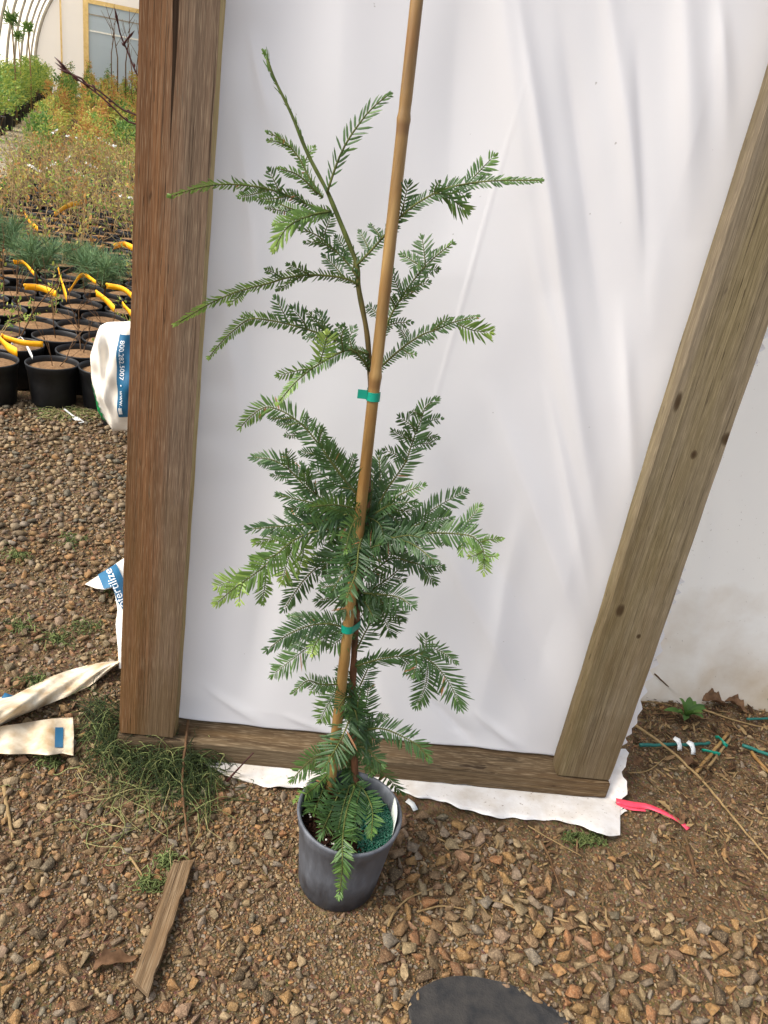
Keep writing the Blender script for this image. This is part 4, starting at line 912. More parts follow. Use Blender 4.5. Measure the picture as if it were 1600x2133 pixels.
def bush(rng, w, h, n, tints, leaf, cone=False, z0=0.1):
    b = MB()
    for i in range(4):
        a = rng.uniform(0, 2*pi); b.tube([(0, 0, 0), (.2*w*cos(a), .2*w*sin(a), h*.5), (.35*w*cos(a), .35*w*sin(a), h*.85)], [.008, .006, .003], 4)
    cl = [(rng.uniform(0, 2*pi), rng.uniform(.1, 1)**.6, rng.uniform(.05, 1)) for _ in range(26)]
    def fn():
        a, r, z = cl[rng.integers(len(cl))]; rr = w*.5*r*((1-z)*.9+.12 if cone else sqrt(max(.05, 1-(2*z-1)**2*.8)))
        p = np.array([rr*cos(a), rr*sin(a), z0+h*z])+rng.normal(size=3)*np.array([w*.07, w*.07, h*.06]); return p, unit([cos(a), sin(a), .8])
    return b.mesh('stem', M['twig']), leaf_quads(rng, n, fn, leaf, tints).mesh('foliage', M['leaf'])
rg = np.random.default_rng(21)
def place(me_pair, name, P, label, cat, group, s=1.0):
    st, fo = me_pair; o = bpy.data.objects.new(name, None); COL.objects.link(o); o.empty_display_size = .05; o.location = P; o.rotation_euler = (0, 0, rg.uniform(0, 6.28)); o.scale = (s, s, s*rg.uniform(.85, 1.15))
    setp(o, label, cat, group)
    for nm, me in (('stem', st), ('foliage', fo)):
        if me is None: continue
        c = bpy.data.objects.new(nm, me); COL.objects.link(c); c.parent = o
    return o
bare = [twiggy(rg, .34, n, 0, None, spread=.5, sr=.0028) for n in (1, 1, 2, 2)]
sprout = [twiggy(rg, .22, 3, 60, (.45, .55, .65), .016, .6) for _ in range(3)]
shrubs = [twiggy(rg, .36, 6, 40, t, .026, .6, .0030) for t in ((.4, .6, .75), (.6, .75, .85), (.75, .85, 1), (.35, .5, .6), (.6, .8, .95), (.8, .92, 1.0))]
def pine(rng):
    b = MB(); b.tube([(0, 0, BH-.02), (.01, 0, .22), (.0, .01, .34)], [.006, .005, .004], 5); tips = [((0, .01, .34), (0, 0, 1)), ((0, 0, .28), (0, 0, 1))]
    for q in range(5):
        a = q*1.26; e = [(0, 0, .22), (.05*cos(a), .05*sin(a), .27), (.085*cos(a), .085*sin(a), .33)]; b.tube(e, [.004, .0035, .003], 4); tips += [(e[2], (cos(a)*.5, sin(a)*.5, .8)), (e[1], (cos(a)*.5, sin(a)*.5, .8))]
    st = b.mesh('stem', M['twig']); f = Foliage()
    for p, d in tips:
        for _ in range(110):
            dd = unit(np.array(d)*.9+rng.normal(size=3)*.75); f.put(np.array(p)+rng.normal(size=3)*.01, dd, rng.normal(size=3), rng.uniform(.07, .115), .0009, .2, rng.uniform(0, .25))
    return st, f.mesh('foliage', M['pine'])
pines = [pine(rg), pine(rg)]
PINEPX = [(92, 600), (8, 575), (232, 640), (170, 560)]
pine_idx = set()
for n_, (x, y) in enumerate(PINEPX):
    j = min(range(len(stem_places)), key=lambda q: np.hypot(*(np.array(proj(stem_places[q][2]+np.array([0, 0, BH])))-(x, y)))); pine_idx.add(j)
    place(pines[n_ % 2], 'pine_seedling', stem_places[j][2], ['bushy pine seedling with long needles, centre of the pot bed', 'pine seedling with long needles at the left edge of the bed', 'pine seedling with long needles close to the left post', 'shorter pine seedling behind the yellow ribbons'][n_], 'pine seedling', 'pine seedlings among the pots', 1.0 if n_ < 3 else .8)
SHRUBW = ['yellow green', 'golden leaved', 'straw coloured', 'fresh green', 'yellow and brown', 'russet leaved']
BUSHW = ['yellow green', 'golden', 'russet', 'dark green', 'green and straw coloured', 'deep green', 'orange tipped']
for j, (r, k_, P) in enumerate(stem_places):
    if j in pine_idx: continue
    if r < 5:
        if rg.random() < .8: place(bare[rg.integers(4)] if rg.random() < .7 else sprout[rg.integers(3)], 'seedling', P, f'thin seedling in the {ORD[r]} row of black pots, {POSN[min(k_, 4)]}', 'seedling', 'thin seedlings in the near pots', rg.uniform(.7, 1.1))
    elif r < 14:
        if rg.random() < .75:
            t_ = rg.integers(10); place((shrubs+bare)[t_], 'shrub', P, (SHRUBW[t_] if t_ < 6 else 'bare leafless')+' twiggy shrub in a black pot in the middle of the bed', 'shrub', (SHRUBW[t_] if t_ < 6 else 'bare leafless')+' shrubs in mid bed', rg.uniform(.7, 1.05))
    else:
        if rg.random() < .8:
            t_ = rg.integers(6); place(shrubs[t_], 'shrub', P, SHRUBW[t_]+' twiggy shrub in the far rows of black pots', 'shrub', SHRUBW[t_]+' shrubs in far rows', rg.uniform(.75, 1.15))
bushes_r = [bush(rg, .5, .55, 420, t, .045) for t in ((.4, .55, .7), (.6, .75, .85), (.8, .9, 1.0), (.2, .35, .5))]+[bush(rg, .42, .85, 420, t, .04, True) for t in ((.2, .3, .85), (.1, .25, .4), (.85, .95, .6))]
for ax in np.arange(10.5, 34, .62):
    for la in np.arange(-.55, 1.9, .55):
        P = tc(la+rg.normal(0, .06), ax+rg.normal(0, .1)); x, y = proj(P+np.array([0, 0, .4]))
        if x > post_edge(y)+25 or x < -30: continue
        t_ = rg.integers(7) if ax > 20 else rg.integers(4)
        place(bushes_r[t_], 'potted_bush', P, BUSHW[t_]+(' upright conical bush in the far bed by the end wall' if t_ > 3 else ' rounded leafy bush in the far bed right of the aisle'), 'bush', BUSHW[t_]+(' conical far bushes' if t_ > 3 else ' rounded far bushes'), rg.uniform(.8, 1.2)*(1.0 if ax > 16 else .8))
bushes_l = [bush(rg, .62, .62, 520, t, .05, z0=.28) for t in ((.3, .45, .6), (.35, .5, .65), (.5, .65, .4))]
for ax in np.arange(9.5, 34, .75):
    for la in (-1.42, -1.85):
        P = tc(la+rg.normal(0, .06), ax+rg.normal(0, .1)); x, y = proj(P+np.array([0, 0, .4]))
        if x < -60: continue
        place(bushes_l[rg.integers(3)], 'feathery_bush', P, 'light green feathery bush in the bed left of the aisle', 'bush', 'feathery bushes left of the aisle', rg.uniform(.85, 1.1))
# tall tufted standards
for n_, (x0, y0, y1, ax) in enumerate(((24, 40, 150, 17), (58, 58, 160, 20), (38, 75, 150, 23))):
    base = tc(-1.65, ax); tpz = onplane(x0, y0, tc(-1.65, ax), AX); base = np.array([tpz[0], tpz[1], 0]); o = empty('tufted_tree', tuple(base), ['tallest slender tufted stem above the green bushes', 'slender tufted stem second from the left edge', 'short slender tufted stem between the taller two'][n_], 'tree')
    b = MB(); b.tube([base, base*.5+tpz*.5+np.array([.02, 0, 0]), tpz], [.02, .015, .012], 5); b.build('trunk', M['straw'], o); f = Foliage()
    for _ in range(110): f.put(tpz+rg.normal(size=3)*.035, rg.normal(size=3)+np.array([0, 0, .5]), rg.normal(size=3), .12, .010, rg.uniform(.1, .45), .3)
    link('crown', f.mesh('crown', M['leaf']), o)
# bare whips by the door
for n_, (x0, y0, x1, y1) in enumerate(((245, 120, 220, 10), (262, 130, 270, 20), (285, 140, 292, 18), (275, 150, 255, 40), (232, 110, 240, 30))):
    ax = 24+n_*1.3; A_, B_ = onplane(x0, y0, tc(0, ax), AX), onplane(x1, y1, tc(0, ax), AX); g = np.array([A_[0], A_[1], 0]); b = MB(); b.tube([g, A_, (A_+B_)/2+.03, B_], [.02, .016, .01, .005], 4)
    for q in range(4):
        p = A_+(B_-A_)*(.2+.18*q); b.tube([p, p+BX*rg.uniform(-.25, .25)+np.array([0, 0, .35])], [.008, .003], 4)
    o = link('bare_sapling', b.mesh('bare_sapling', M['twig'])); setp(o, 'bare leafless sapling in front of the bluish tunnel door', 'sapling', 'bare saplings by the tunnel door')

# bare red twigs sticking out from behind the left post
rt = empty('bare_red_shrub', tuple(gz(300, 900)*np.array([1, 1, 0])), 'bare red brown shrub whose budded twigs reach out behind the left post', 'shrub')
YR = gz(300, 900)[1]
for pts in ([(325, 860), (318, 500), (305, 290), (262, 250), (215, 205), (180, 178), (142, 150)], [(326, 860), (320, 480), (305, 272), (250, 225), (200, 185), (165, 168), (138, 143)], [(327, 860), (322, 450), (306, 190), (285, 155), (265, 105), (252, 75), (246, 50)], [(258, 92), (263, 84), (265, 82)], [(185, 182), (172, 165), (150, 155)]):
    b = MB(); P = smooth_path([at_y(x, y, YR+.01*random.random()) for x, y in pts], .02); n = len(P); b.tube(P, np.linspace(.0042, .0024, n), 6)
    for q in range(2, n-1, 3):
        d = unit(P[q+1]-P[q]); s_ = unit(np.cross(d, FWD))*(1 if q % 2 else -1); b.tube([P[q], P[q]+d*.008+s_*.005, P[q]+d*.016+s_*.005], [.002, .003, .0004], 5)
    b.tube([P[-1], P[-1]+unit(P[-1]-P[-2])*.02, P[-1]+unit(P[-1]-P[-2])*.045], [.0026, .0042, .0004], 6)
    b.build('twig', M['red_twig'], rt)

# yellow ribbons on the stems
def ribbon_vf(P, w, up=None, th=.0005, twist=.35):
    P = smooth_path(np.array(P), .01); n = len(P); T, _, _ = frames(P); up = np.array([0, 0, 1.]) if up is None else up
    Sv = np.array([unit(up-t*(up@t)) for t in T]); Nv = np.cross(T, Sv); tw = np.sin(np.linspace(0, 6, n))*twist; Sv = Sv*np.cos(tw)[:, None]+Nv*np.sin(tw)[:, None]; Nv = np.cross(T, Sv)
    w = np.broadcast_to(np.asarray(w, float), (n,))
    V = np.vstack([P-Sv*w[:, None]/2+Nv*th, P+Sv*w[:, None]/2+Nv*th, P+Sv*w[:, None]/2-Nv*th, P-Sv*w[:, None]/2-Nv*th]); F = []
    for i in range(n-1):
        for a in range(4): c = (a+1) % 4; F.append([a*n+i, a*n+i+1, c*n+i+1, c*n+i])
    F += [[0, n, 2*n, 3*n], [n-1, 4*n-1, 3*n-1, 2*n-1]]; return V, F
RIB = [([(114, 446), (141, 429), (171, 421)], 8, 'yellow ribbon blowing above the centre pine seedling'), ([(52, 446), (61, 461), (79, 477)], 8, 'short yellow ribbon left of the centre pine seedling'), ([(238, 513), (258, 509), (279, 517)], 10, 'yellow ribbon loop near the left post, high in the bed'),
       ([(29, 546), (49, 547), (71, 570)], 7, 'thin curved yellow ribbon at the left of the bed'), ([(51, 597), (85, 600), (117, 612)], 11, 'broad flat yellow ribbon stretched left of the knotted one'), ([(122, 563), (129, 590), (139, 621)], 13, 'knotted yellow ribbon hanging straight down mid bed'),
       ([(144, 607), (171, 573), (200, 588)], 7, 'arched yellow ribbon right of the knotted one'), ([(200, 610), (219, 624), (239, 644)], 12, 'slanting yellow ribbon just above the white bag'), ([(222, 595), (256, 602), (284, 624)], 10, 'yellow ribbon sagging against the left post'),
       ([(-4, 702), (15, 722), (36, 734)], 15, 'wide yellow ribbon cut by the left picture edge'), ([(5, 702), (49, 714), (90, 717)], 10, 'yellow ribbon draped along the front pot rim'), ([(256, 634), (268, 648), (282, 662)], 10, 'lowest yellow ribbon beside the left post')]
for pts, w, lab in RIB:
    P = [gz(x, y, .27) for x, y in pts]; sc_ = ((P[1]-CAM)@FWD)/FPX; V, F = ribbon_vf(P, w*sc_*1.2, twist=.12); c = P[1]; b = MB(); b.add(V-c, F)
    kn = smooth_path([P[0]-c, P[0]-c+np.array([0, 0, .012])], .005); b.tube(kn, .004, 6)
    o = link('yellow_ribbon', b.mesh('yellow_ribbon', M['ribbon_y']), loc=tuple(c)); setp(o, lab, 'ribbon', 'yellow ribbons on the seedlings')
P = [gz(x, y, .19) for x, y in ((24, 717), (44, 704), (56, 722), (68, 745))]; V, F = ribbon_vf(P, .013); o = link('white_ribbon', mesh_np('white_ribbon', V, F, M['tag'])); setp(o, 'white ribbon folded over the front pot rim', 'ribbon')
# white plant labels among the far pots
TAGPX = [(72, 350, 60, 30), (106, 345, 70, -30), (180, 318, 40, 35), (140, 330, 20, -50), (235, 335, 38, 35), (228, 300, 30, 20), (262, 270, 32, -25), (150, 285, 26, 15), (112, 275, 22, -40), (210, 290, 24, 40), (170, 365, 40, 35), (262, 410, 30, 10), (285, 335, 30, -20), (190, 345, 30, 25)]
for n_, (x, y, l_, an) in enumerate(TAGPX):
    c = gz(x, y, .19); s_ = ((c-CAM)@FWD)/FPX; a = radians(an); d = unit(RGT*cos(a)-UPV*sin(a)); nrm = unit(-FWD+np.array([0, 0, .6])); sd = unit(np.cross(nrm, d)); b = MB()
    b.box((0, 0, 0), (min(l_, 34)*s_, 6.5*s_, .001), np.stack([d, sd, np.cross(d, sd)], 1)); o = link('plant_label', b.mesh('plant_label', M['tag'], False), loc=tuple(c)); setp(o, 'white plastic plant label stuck in the far pots of the bed', 'plant label', 'white labels in the bed')
# label dropped on the gravel
P0, P1 = gz(134, 852, .02), gz(170, 880, .004); b = MB(); d = unit(P1-P0); sd = unit(np.cross([0, 0, 1], d)); b.box((P0*.55+P1*.45)*0+(P0+P1)/2, (np.linalg.norm(P1-P0), .007, .0015), np.stack([d, sd, np.cross(d, sd)], 1)); b.box(P1-d*.02, (.045, .022, .0018), np.stack([d, sd, np.cross(d, sd)], 1)); o = b.build('plant_label', M['tag'], None, False); setp(o, 'white plant label lying on the gravel in front of the pots', 'plant label')

# ------------------------------------------------------------------ fertiliser bags
def text_mesh(txt, name='lettering'):
    cu = bpy.data.curves.new(name, 'FONT'); cu.body = txt; cu.size = 1; cu.align_x = 'LEFT'; cu.resolution_u = 3; ob = bpy.data.objects.new(name, cu); COL.objects.link(ob)
    bpy.context.view_layer.update(); me = bpy.data.meshes.new_from_object(ob.evaluated_get(bpy.context.evaluated_depsgraph_get())); bpy.data.objects.remove(ob); return me
# standing bag: rows by image height on a plane facing the camera
YB = gz(236, 905)[1]-.045
rowsy = np.array([672, 676, 690, 712, 735, 780, 820, 850, 872, 885, 893.]); lefts = np.array([221, 212, 203, 195, 190, 191, 196, 206, 216, 227, 240.])
def bagS(sx, y):
    """sx = pixel x on the bag face, y = pixel row"""
    lx = np.interp(y, rowsy, lefts); rx = 350.0; s_ = np.clip((sx-lx)/(rx-lx), 0, 1); t = (y-672)/(893-672)
    bul = .075*(sin(pi*min(1, max(0, s_)))**.55)*(sin(pi*np.clip(.12+.8*t, 0, 1))**.6)
    cre = .018*exp(-((sx-(226+8*sin(t*5)))/7)**2)*exp(-((t-.38)/.3)**2)-.014*exp(-((sx-(212+34*t))/6)**2)+.006*sin(sx*.12+y*.05)+.004*sin(y*.11-sx*.07)
    return at_y(sx, y, YB)+np.array([0, -bul+cre, 0])
bagA = empty('fertiliser_bag', tuple(at_y(260, 893, YB)), 'white bag with a blue phone number stripe standing behind the left post', 'bag')
rowsN = np.linspace(672, 893, 46); V = []; F = []; nc = 40
for y in rowsN:
    lx = np.interp(y, rowsy, lefts)
    for q in range(nc): V.append(bagS(lx+(350-lx)*(q/(nc-1))**1.0, y))
for y in rowsN:
    lx = np.interp(y, rowsy, lefts)
    for q in range(nc): p = bagS(lx+(350-lx)*(q/(nc-1)), y); p0 = at_y(lx+(350-lx)*(q/(nc-1)), y, YB); V.append(p0+(p0-p)*.5+np.array([0, .004, 0]))
nR = 46; off = nR*nc
for i in range(nR-1):
    for q in range(nc-1): a = i*nc+q; F.append([a, a+1, a+nc+1, a+nc]); F.append([off+a, off+a+nc, off+a+nc+1, off+a+1])
for i in range(nR-1): F.append([i*nc, i*nc+nc, off+i*nc+nc, off+i*nc]); F.append([i*nc+nc-1, off+i*nc+nc-1, off+i*nc+2*nc-1, i*nc+2*nc-1])
for q in range(nc-1): F.append([q, off+q, off+q+1, q+1]); F.append([(nR-1)*nc+q, (nR-1)*nc+q+1, off+(nR-1)*nc+q+1, off+(nR-1)*nc+q])
link('bag_body', mesh_np('bag_body', np.array(V), F, M['bag']), bagA)
def patch(fn, u, v, lift, name, mat, parent):
    V = [fn(a, b_)+lift for b_ in v for a in u]; n = len(u); F = [[i*n+j, i*n+j+1, i*n+n+j+1, i*n+n+j] for i in range(len(v)-1) for j in range(n-1)]
    return link(name, mesh_np(name, np.array(V), F, mat), parent)
lift = np.array([0, -.0025, .0005])
stripe = patch(bagS, np.linspace(260.5, 300, 12), np.linspace(689, 858, 40), lift, 'blue_stripe', M['blue'], bagA)
me = text_mesh('800.282.5007  \u2022  www.'); co = np.array([v.co[:] for v in me.vertices]); sc_t = 11.5; wmax = co[:, 0].max()
for v_, c_ in zip(me.vertices, co): v_.co = bagS(266.5+c_[1]*12.5, 700+c_[0]*(134/wmax))+lift*2.2
me.materials.clear(); me.materials.append(M['white_print']); link('lettering', me, stripe, loc=(0, 0, 0)).matrix_parent_inverse = Matrix.Identity(4)
patch(bagS, np.linspace(264, 271, 4), np.linspace(836, 850, 4), lift*2.2, 'white_square', M['white_print'], bagA)
V = []; ys = np.linspace(795, 884, 30)
for y in ys:
    lx = np.interp(y, rowsy, lefts); w = 10*sin(pi*(y-795)/89)**.6*(1+.3*sin(y*.5))
    for q in range(4): V.append(bagS(lx+w*q/3+.2, y)+lift*1.6)
link('green_edge', mesh_np('green_edge', np.array(V), [[i*4+j, i*4+j+1, i*4+5+j, i*4+4+j] for i in range(29) for j in range(3)], M['green_print']), bagA)

def poly_sheet(px, zf, name, mat, parent, cuts=3, th=.0012):
    """outline given as points seen on the ground, laid out with height zf(x, y)"""
    bm = bmesh.new(); pts = []
    n = len(px)
    for i in range(n):
        a, b_ = np.array(px[i], float), np.array(px[(i+1) % n], float); m = max(1, int(np.hypot(*(b_-a))/14))
        for q in range(m): pts.append(a+(b_-a)*q/m)
    vs = [bm.verts.new((p[0], p[1], 0)) for p in pts]; es = [bm.edges.new((vs[i], vs[(i+1) % len(vs)])) for i in range(len(vs))]
    bmesh.ops.triangle_fill(bm, edges=es, use_beauty=True); bmesh.ops.subdivide_edges(bm, edges=bm.edges[:], cuts=cuts, use_grid_fill=True)
    for v_ in bm.verts: v_.co = Vector(gz(v_.co.x, v_.co.y, zf(v_.co.x, v_.co.y)))
    bmesh.ops.recalc_face_normals(bm, faces=bm.faces); me = bpy.data.meshes.new(name); bm.to_mesh(me); bm.free(); me.materials.append(mat)
    for f_ in me.polygons: f_.use_smooth = True
    o = link(name, me, parent)
    if th: md = o.modifiers.new('th', 'SOLIDIFY'); md.thickness = th; md.offset = 0
    return o
# torn piece beside the post
bagB = empty('torn_bag', tuple(gz(245, 1300)), 'torn white bag scrap with upside down lettering on a blue band behind the left post', 'bag')
zB = lambda x, y: .022+.012*sin(x*.06)+.008*sin(y*.045+x*.02)+.02*max(0, (1230-y)/60)*max(0, (x-200)/60)
poly_sheet([(177, 1217), (205, 1199), (258, 1163), (300, 1150), (330, 1300), (320, 1400), (248, 1392), (246, 1350), (241, 1300), (245, 1270), (240, 1240), (236, 1224), (218, 1228), (200, 1226)], zB, 'scrap', M['bag'], bagB)
zB2 = lambda x, y: zB(x, y)+.004
band = poly_sheet([(204, 1197), (242, 1174), (257, 1205), (300, 1235), (300, 1285), (256, 1270), (244, 1252), (239, 1236), (234, 1222), (216, 1227)], zB2, 'blue_band', M['blue'], bagB, 3, 0)
me = text_mesh('ofertilize'); co = np.array([v.co[:] for v in me.vertices]); wm = co[:, 0].max(); p0, p1 = np.array([264., 1262.]), np.array([231., 1183.]); dr = (p1-p0); up2 = unit(np.array([dr[1], -dr[0]])); up2 = -up2 if up2[0] > 0 else up2
for v_, c_ in zip(me.vertices, co):
    q = p0+dr*c_[0]/wm+up2*c_[1]*25; v_.co = gz(q[0], q[1], zB2(q[0], q[1])+.003)
me.materials.clear(); me.materials.append(M['white_print']); link('lettering', me, band, loc=(0, 0, 0)).matrix_parent_inverse = Matrix.Identity(4)
# torn bag on the ground, left edge
bagC = empty('flattened_bag', tuple(gz(60, 1520)), 'muddy torn white bag lying flat at the left edge of the gravel', 'bag')
top_e = np.array([(-60, 1478), (0, 1452), (30, 1448), (60, 1432), (100, 1412), (140, 1397), (180, 1386), (215, 1379), (247, 1377)], float); bot_e = np.array([(-60, 1540), (0, 1512), (40, 1492), (75, 1478), (110, 1463), (150, 1447), (185, 1430), (215, 1408), (247, 1383)], float)
V = []; n1, n2 = 50, 14
for i in range(n1):
    q = i/(n1-1)*8; a = np.array([np.interp(q, range(9), top_e[:, k_]) for k_ in (0, 1)]); b_ = np.array([np.interp(q, range(9), bot_e[:, k_]) for k_ in (0, 1)])
    for j in range(n2):
        t = j/(n2-1); p = a*(1-t)+b_*t; z = .012+.060*sin(pi*min(1, t*1.0))**.8*(1 if t < .55 else 1)*(.55+.45*sin(i*.13+.5))+.004*sin(i*.5+j); V.append(gz(p[0], p[1], max(.006, z)))
link('strip', mesh_np('strip', np.array(V), [[i*n2+j, i*n2+j+1, i*n2+n2+j+1, i*n2+n2+j] for i in range(n1-1) for j in range(n2-1)], M['bag_dirty']), bagC)
zC = lambda x, y: .020+.016*max(0, (1530-y)/30)*.3+.006*sin(x*.08)+.012*max(0, (y-1545)/25)
flap = poly_sheet([(-60, 1520), (0, 1513), (40, 1508), (75, 1502), (110, 1497), (152, 1495), (154, 1530), (153, 1574), (130, 1569), (100, 1573), (60, 1570), (20, 1571), (-60, 1566)], zC, 'flap', M['bag_dirty'], bagC)
poly_sheet([(115, 1515), (132, 1515), (131, 1557), (114, 1557)], lambda x, y: zC(x, y)+.003, 'blue_square', M['blue'], bagC, 2, 0)
poly_sheet([(-40, 1470), (0, 1459), (10, 1443), (28, 1450), (45, 1450), (66, 1434), (60, 1450), (20, 1470)], lambda x, y: .022, 'blue_corner', M['blue'], bagC, 1)

# ------------------------------------------------------------------ litter on the ground
def gp(x, y, z=.006): return gz(x, y, z)
def stick(px, r, mat, name, label, cat, z=.006, zs=None, taper=.6, sides=7, group=None):
    zs = zs or [z]*len(px); P = smooth_path([gp(x, y, q) for (x, y), q in zip(px, zs)], .012); n = len(P); P = P+RNG.normal(size=P.shape)*r*.12
    b = MB(); b.tube(P-P[0], np.linspace(r, r*taper, n)*(1+.08*np.sin(np.arange(n)*1.3)), sides); o = link(name, b.mesh(name, mat), loc=tuple(P[0])); return setp(o, label, cat, group)
stick([(392, 1500), (384, 1570), (380, 1640), (396, 1790)], .0028, M['twig'], 'stick', 'upright brown stick crossing the dried weeds by the left post', 'stick', zs=[.06, .04, .02, .006])
stick([(8, 1638), (16, 1690), (26, 1746)], .0042, M['straw'], 'stick', 'short thick tan stick below the flattened bag', 'stick')
stick([(75, 1572), (40, 1606), (4, 1640)], .0014, M['straw'], 'stem', 'thin straight dry stem under the flattened bag flap', 'stem')
stick([(312, 1762), (345, 1730), (386, 1702)], .0034, M['twig'], 'stick', 'dark short stick at the foot of the dried weeds', 'stick')
stick([(472, 1628), (500, 1598), (528, 1568)], .0022, M['red_twig'], 'stick', 'reddish twig leaning against the sill', 'stick', zs=[.006, .03, .06])
stick([(1313, 1503), (1390, 1558), (1462, 1625), (1535, 1712), (1610, 1800)], .0034, M['straw'], 'stem', 'long pale dry stem arcing across the right foreground dirt', 'stem', z=.012)
stick([(808, 1930), (822, 1900), (850, 1872), (902, 1850)], .0022, M['straw'], 'straw', 'bent straw right of the grey pot', 'straw', group='straws by the pot')
stick([(868, 1900), (920, 1887), (980, 1896)], .0018, M['straw'], 'straw', 'faint curved straw beyond the bent one', 'straw', group='straws by the pot')
stick([(990, 1870), (1050, 1882), (1105, 1912)], .0019, M['straw'], 'straw', 'grey straw lying over gravel mid foreground', 'straw', group='straws by the pot')
stick([(895, 1738), (940, 1758), (992, 1768)], .0016, M['straw'], 'straw', 'thin straw under the loose plastic hem', 'straw', group='straws by the pot')
stick([(1128, 1752), (1150, 1800), (1172, 1870)], .0022, M['twig'], 'stick', 'brown splinter pointing down from the loose hem', 'stick')
stick([(1100, 1720), (1150, 1750), (1215, 1785)], .0013, M['straw'], 'stem', 'thin stem slanting below the loose hem', 'stem')
stick([(1364, 1404), (1395, 1432), (1432, 1452)], .0022, M['twig'], 'stick', 'dark twig leaning on the stained plastic wall', 'stick', zs=[.07, .03, .008])
stick([(1465, 1478), (1530, 1500), (1610, 1520)], .0024, M['straw'], 'stem', 'pale stem behind the small leafy weed', 'stem')
stick([(1325, 1462), (1365, 1462), (1400, 1470)], .0016, M['straw'], 'stem', 'short pale stem at the foot of the right post', 'stem')
stick([(1310, 1610), (1350, 1605), (1390, 1575)], .0014, M['straw'], 'stem', 'curved dry stem beside the torn corner', 'stem')
stick([(1580, 2060), (1590, 2090), (1582, 2140)], .0026, M['straw'], 'stick', 'tan stick at the lower right picture edge', 'stick')
stick([(1180, 1880), (1185, 1930), (1196, 1992)], .0012, M['twig'], 'twig', 'thin upright twig over the right gravel', 'twig')
stick([(270, 1785), (285, 1805), (300, 1828)], .0022, M['straw'], 'stick', 'tiny tan stick above the wooden slat', 'stick')
# wooden slat
q = [gz(*p) for p in ((275, 2062), (310, 2080), (403, 1806), (364, 1797))]
a_, b_ = (q[0]+q[1])/2, (q[2]+q[3])/2; d = unit(b_-a_); sd = unit(np.cross([0, 0, 1.], d)); W0, W1 = np.linalg.norm(q[1]-q[0]), np.linalg.norm(q[3]-q[2]); L = np.linalg.norm(b_-a_)
V = []; F = []; ns_ = 24
for i in range(ns_+1):
    t = i/ns_; w = (W0*(1-t)+W1*t)/2+.0006*sin(i*1.9); zz = .012+.003*sin(t*4)
    e0 = .006*sin(7*.9) if 0 else 0
    for (sx_, sz_) in ((-1, 0), (1, 0), (1, 1), (-1, 1)): V.append([sx_*w+.001*sin(i+sx_), sz_*.011-.0055, L*t+(.010*sx_ if i in (0,) else 0)-(.012*(sx_ > 0) if i == ns_ else 0)])
F = [[i*4+a, i*4+(a+1) % 4, i*4+4+(a+1) % 4, i*4+4+a] for i in range(ns_) for a in range(4)]+[[3, 2, 1, 0], [ns_*4, ns_*4+1, ns_*4+2, ns_*4+3]]
o = link('wood_offcut', mesh_np('wood_offcut', np.array(V), F, M['slat'], None, False)); md = o.modifiers.new('bev', 'BEVEL'); md.width = .0015; md.segments = 2
o.matrix_world = Matrix(((sd[0], 0, d[0], a_[0]), (sd[1], 0, d[1], a_[1]), (0, 1, 0, .0135), (0, 0, 0, 1))); setp(o, 'weathered narrow wooden slat lying on the gravel in front', 'wood')
# black weed mat disc, partly covered by gravel
bm = bmesh.new(); nA = 90; ring = []
for i in range(nA):
    a = 2*pi*i/nA; w = 1+.02*sin(a*3+1)+.012*sin(a*7); ring.append(bm.verts.new((MATC[0]+.128*cos(a)*w, MATC[1]+.073*sin(a)*w, .0085+.0015*sin(a*5))))
f_ = bm.faces.new(ring); r_ = bmesh.ops.inset_region(bm, faces=[f_], thickness=.02); bmesh.ops.recalc_face_normals(bm, faces=bm.faces)
me = bpy.data.meshes.new('weed_mat'); bm.to_mesh(me); bm.free(); me.materials.append(M['mat_fabric']); o = link('weed_mat', me); md = o.modifiers.new('th', 'SOLIDIFY'); md.thickness = .005; setp(o, 'black round weed mat half buried in gravel at the bottom edge', 'weed mat')
# gravel kicked on to the mat
aa = RNG.uniform(0, 2*pi, 150); rq = RNG.normal(1.0, .035, 150); P = np.stack([MATC[0]+.128*np.cos(aa)*rq, MATC[1]+.073*np.sin(aa)*rq, np.clip(np.exp(RNG.normal(-5.5, .4, 150)), .0022, .009)], 1)
a2 = RNG.uniform(0, 2*pi, 70); q2 = np.sqrt(RNG.uniform(0, .9, 70)); P2 = np.stack([MATC[0]+.125*np.cos(a2)*q2, MATC[1]+.07*np.sin(a2)*q2, RNG.uniform(.0006, .0022, 70)], 1)
o = scatter(np.concatenate([P, P2]), T0, 'gravel', M['gravel'], .3, None, ground); o.location = (0, 0, .0095)
# pink flagging, teal stakes, bamboo offcuts
V, F = ribbon_vf([gp(x, y, z) for x, y, z in ((1284, 1668, .012), (1318, 1676, .010), (1350, 1680, .008), (1372, 1688, .012), (1398, 1700, .007), (1418, 1712, .007), (1434, 1727, .005))], np.array([.012]), up=unit(np.array([.45, .85, .1])), twist=.25)
o = link('pink_ribbon', mesh_np('pink_ribbon', V, F, M['ribbon_p'])); setp(o, 'crumpled neon pink ribbon on the dirt beside the torn corner', 'ribbon')
V, F = ribbon_vf([gp(x, y, z) for x, y, z in ((1284, 1672, .008), (1310, 1684, .006), (1345, 1688, .010))], np.array([.006]), up=unit(np.array([.3, .8, .3]))); o = link('ribbon_scrap', mesh_np('ribbon_scrap', V, F, M['ribbon_p'])); setp(o, 'small pink ribbon scrap at the right end of the sill', 'ribbon')
stick([(1333, 1552), (1400, 1551), (1440, 1551), (1478, 1548)], .0042, M['teal'], 'teal_stake', 'teal plastic stake with white tags on the dirt', 'stake', z=.008, taper=.9)
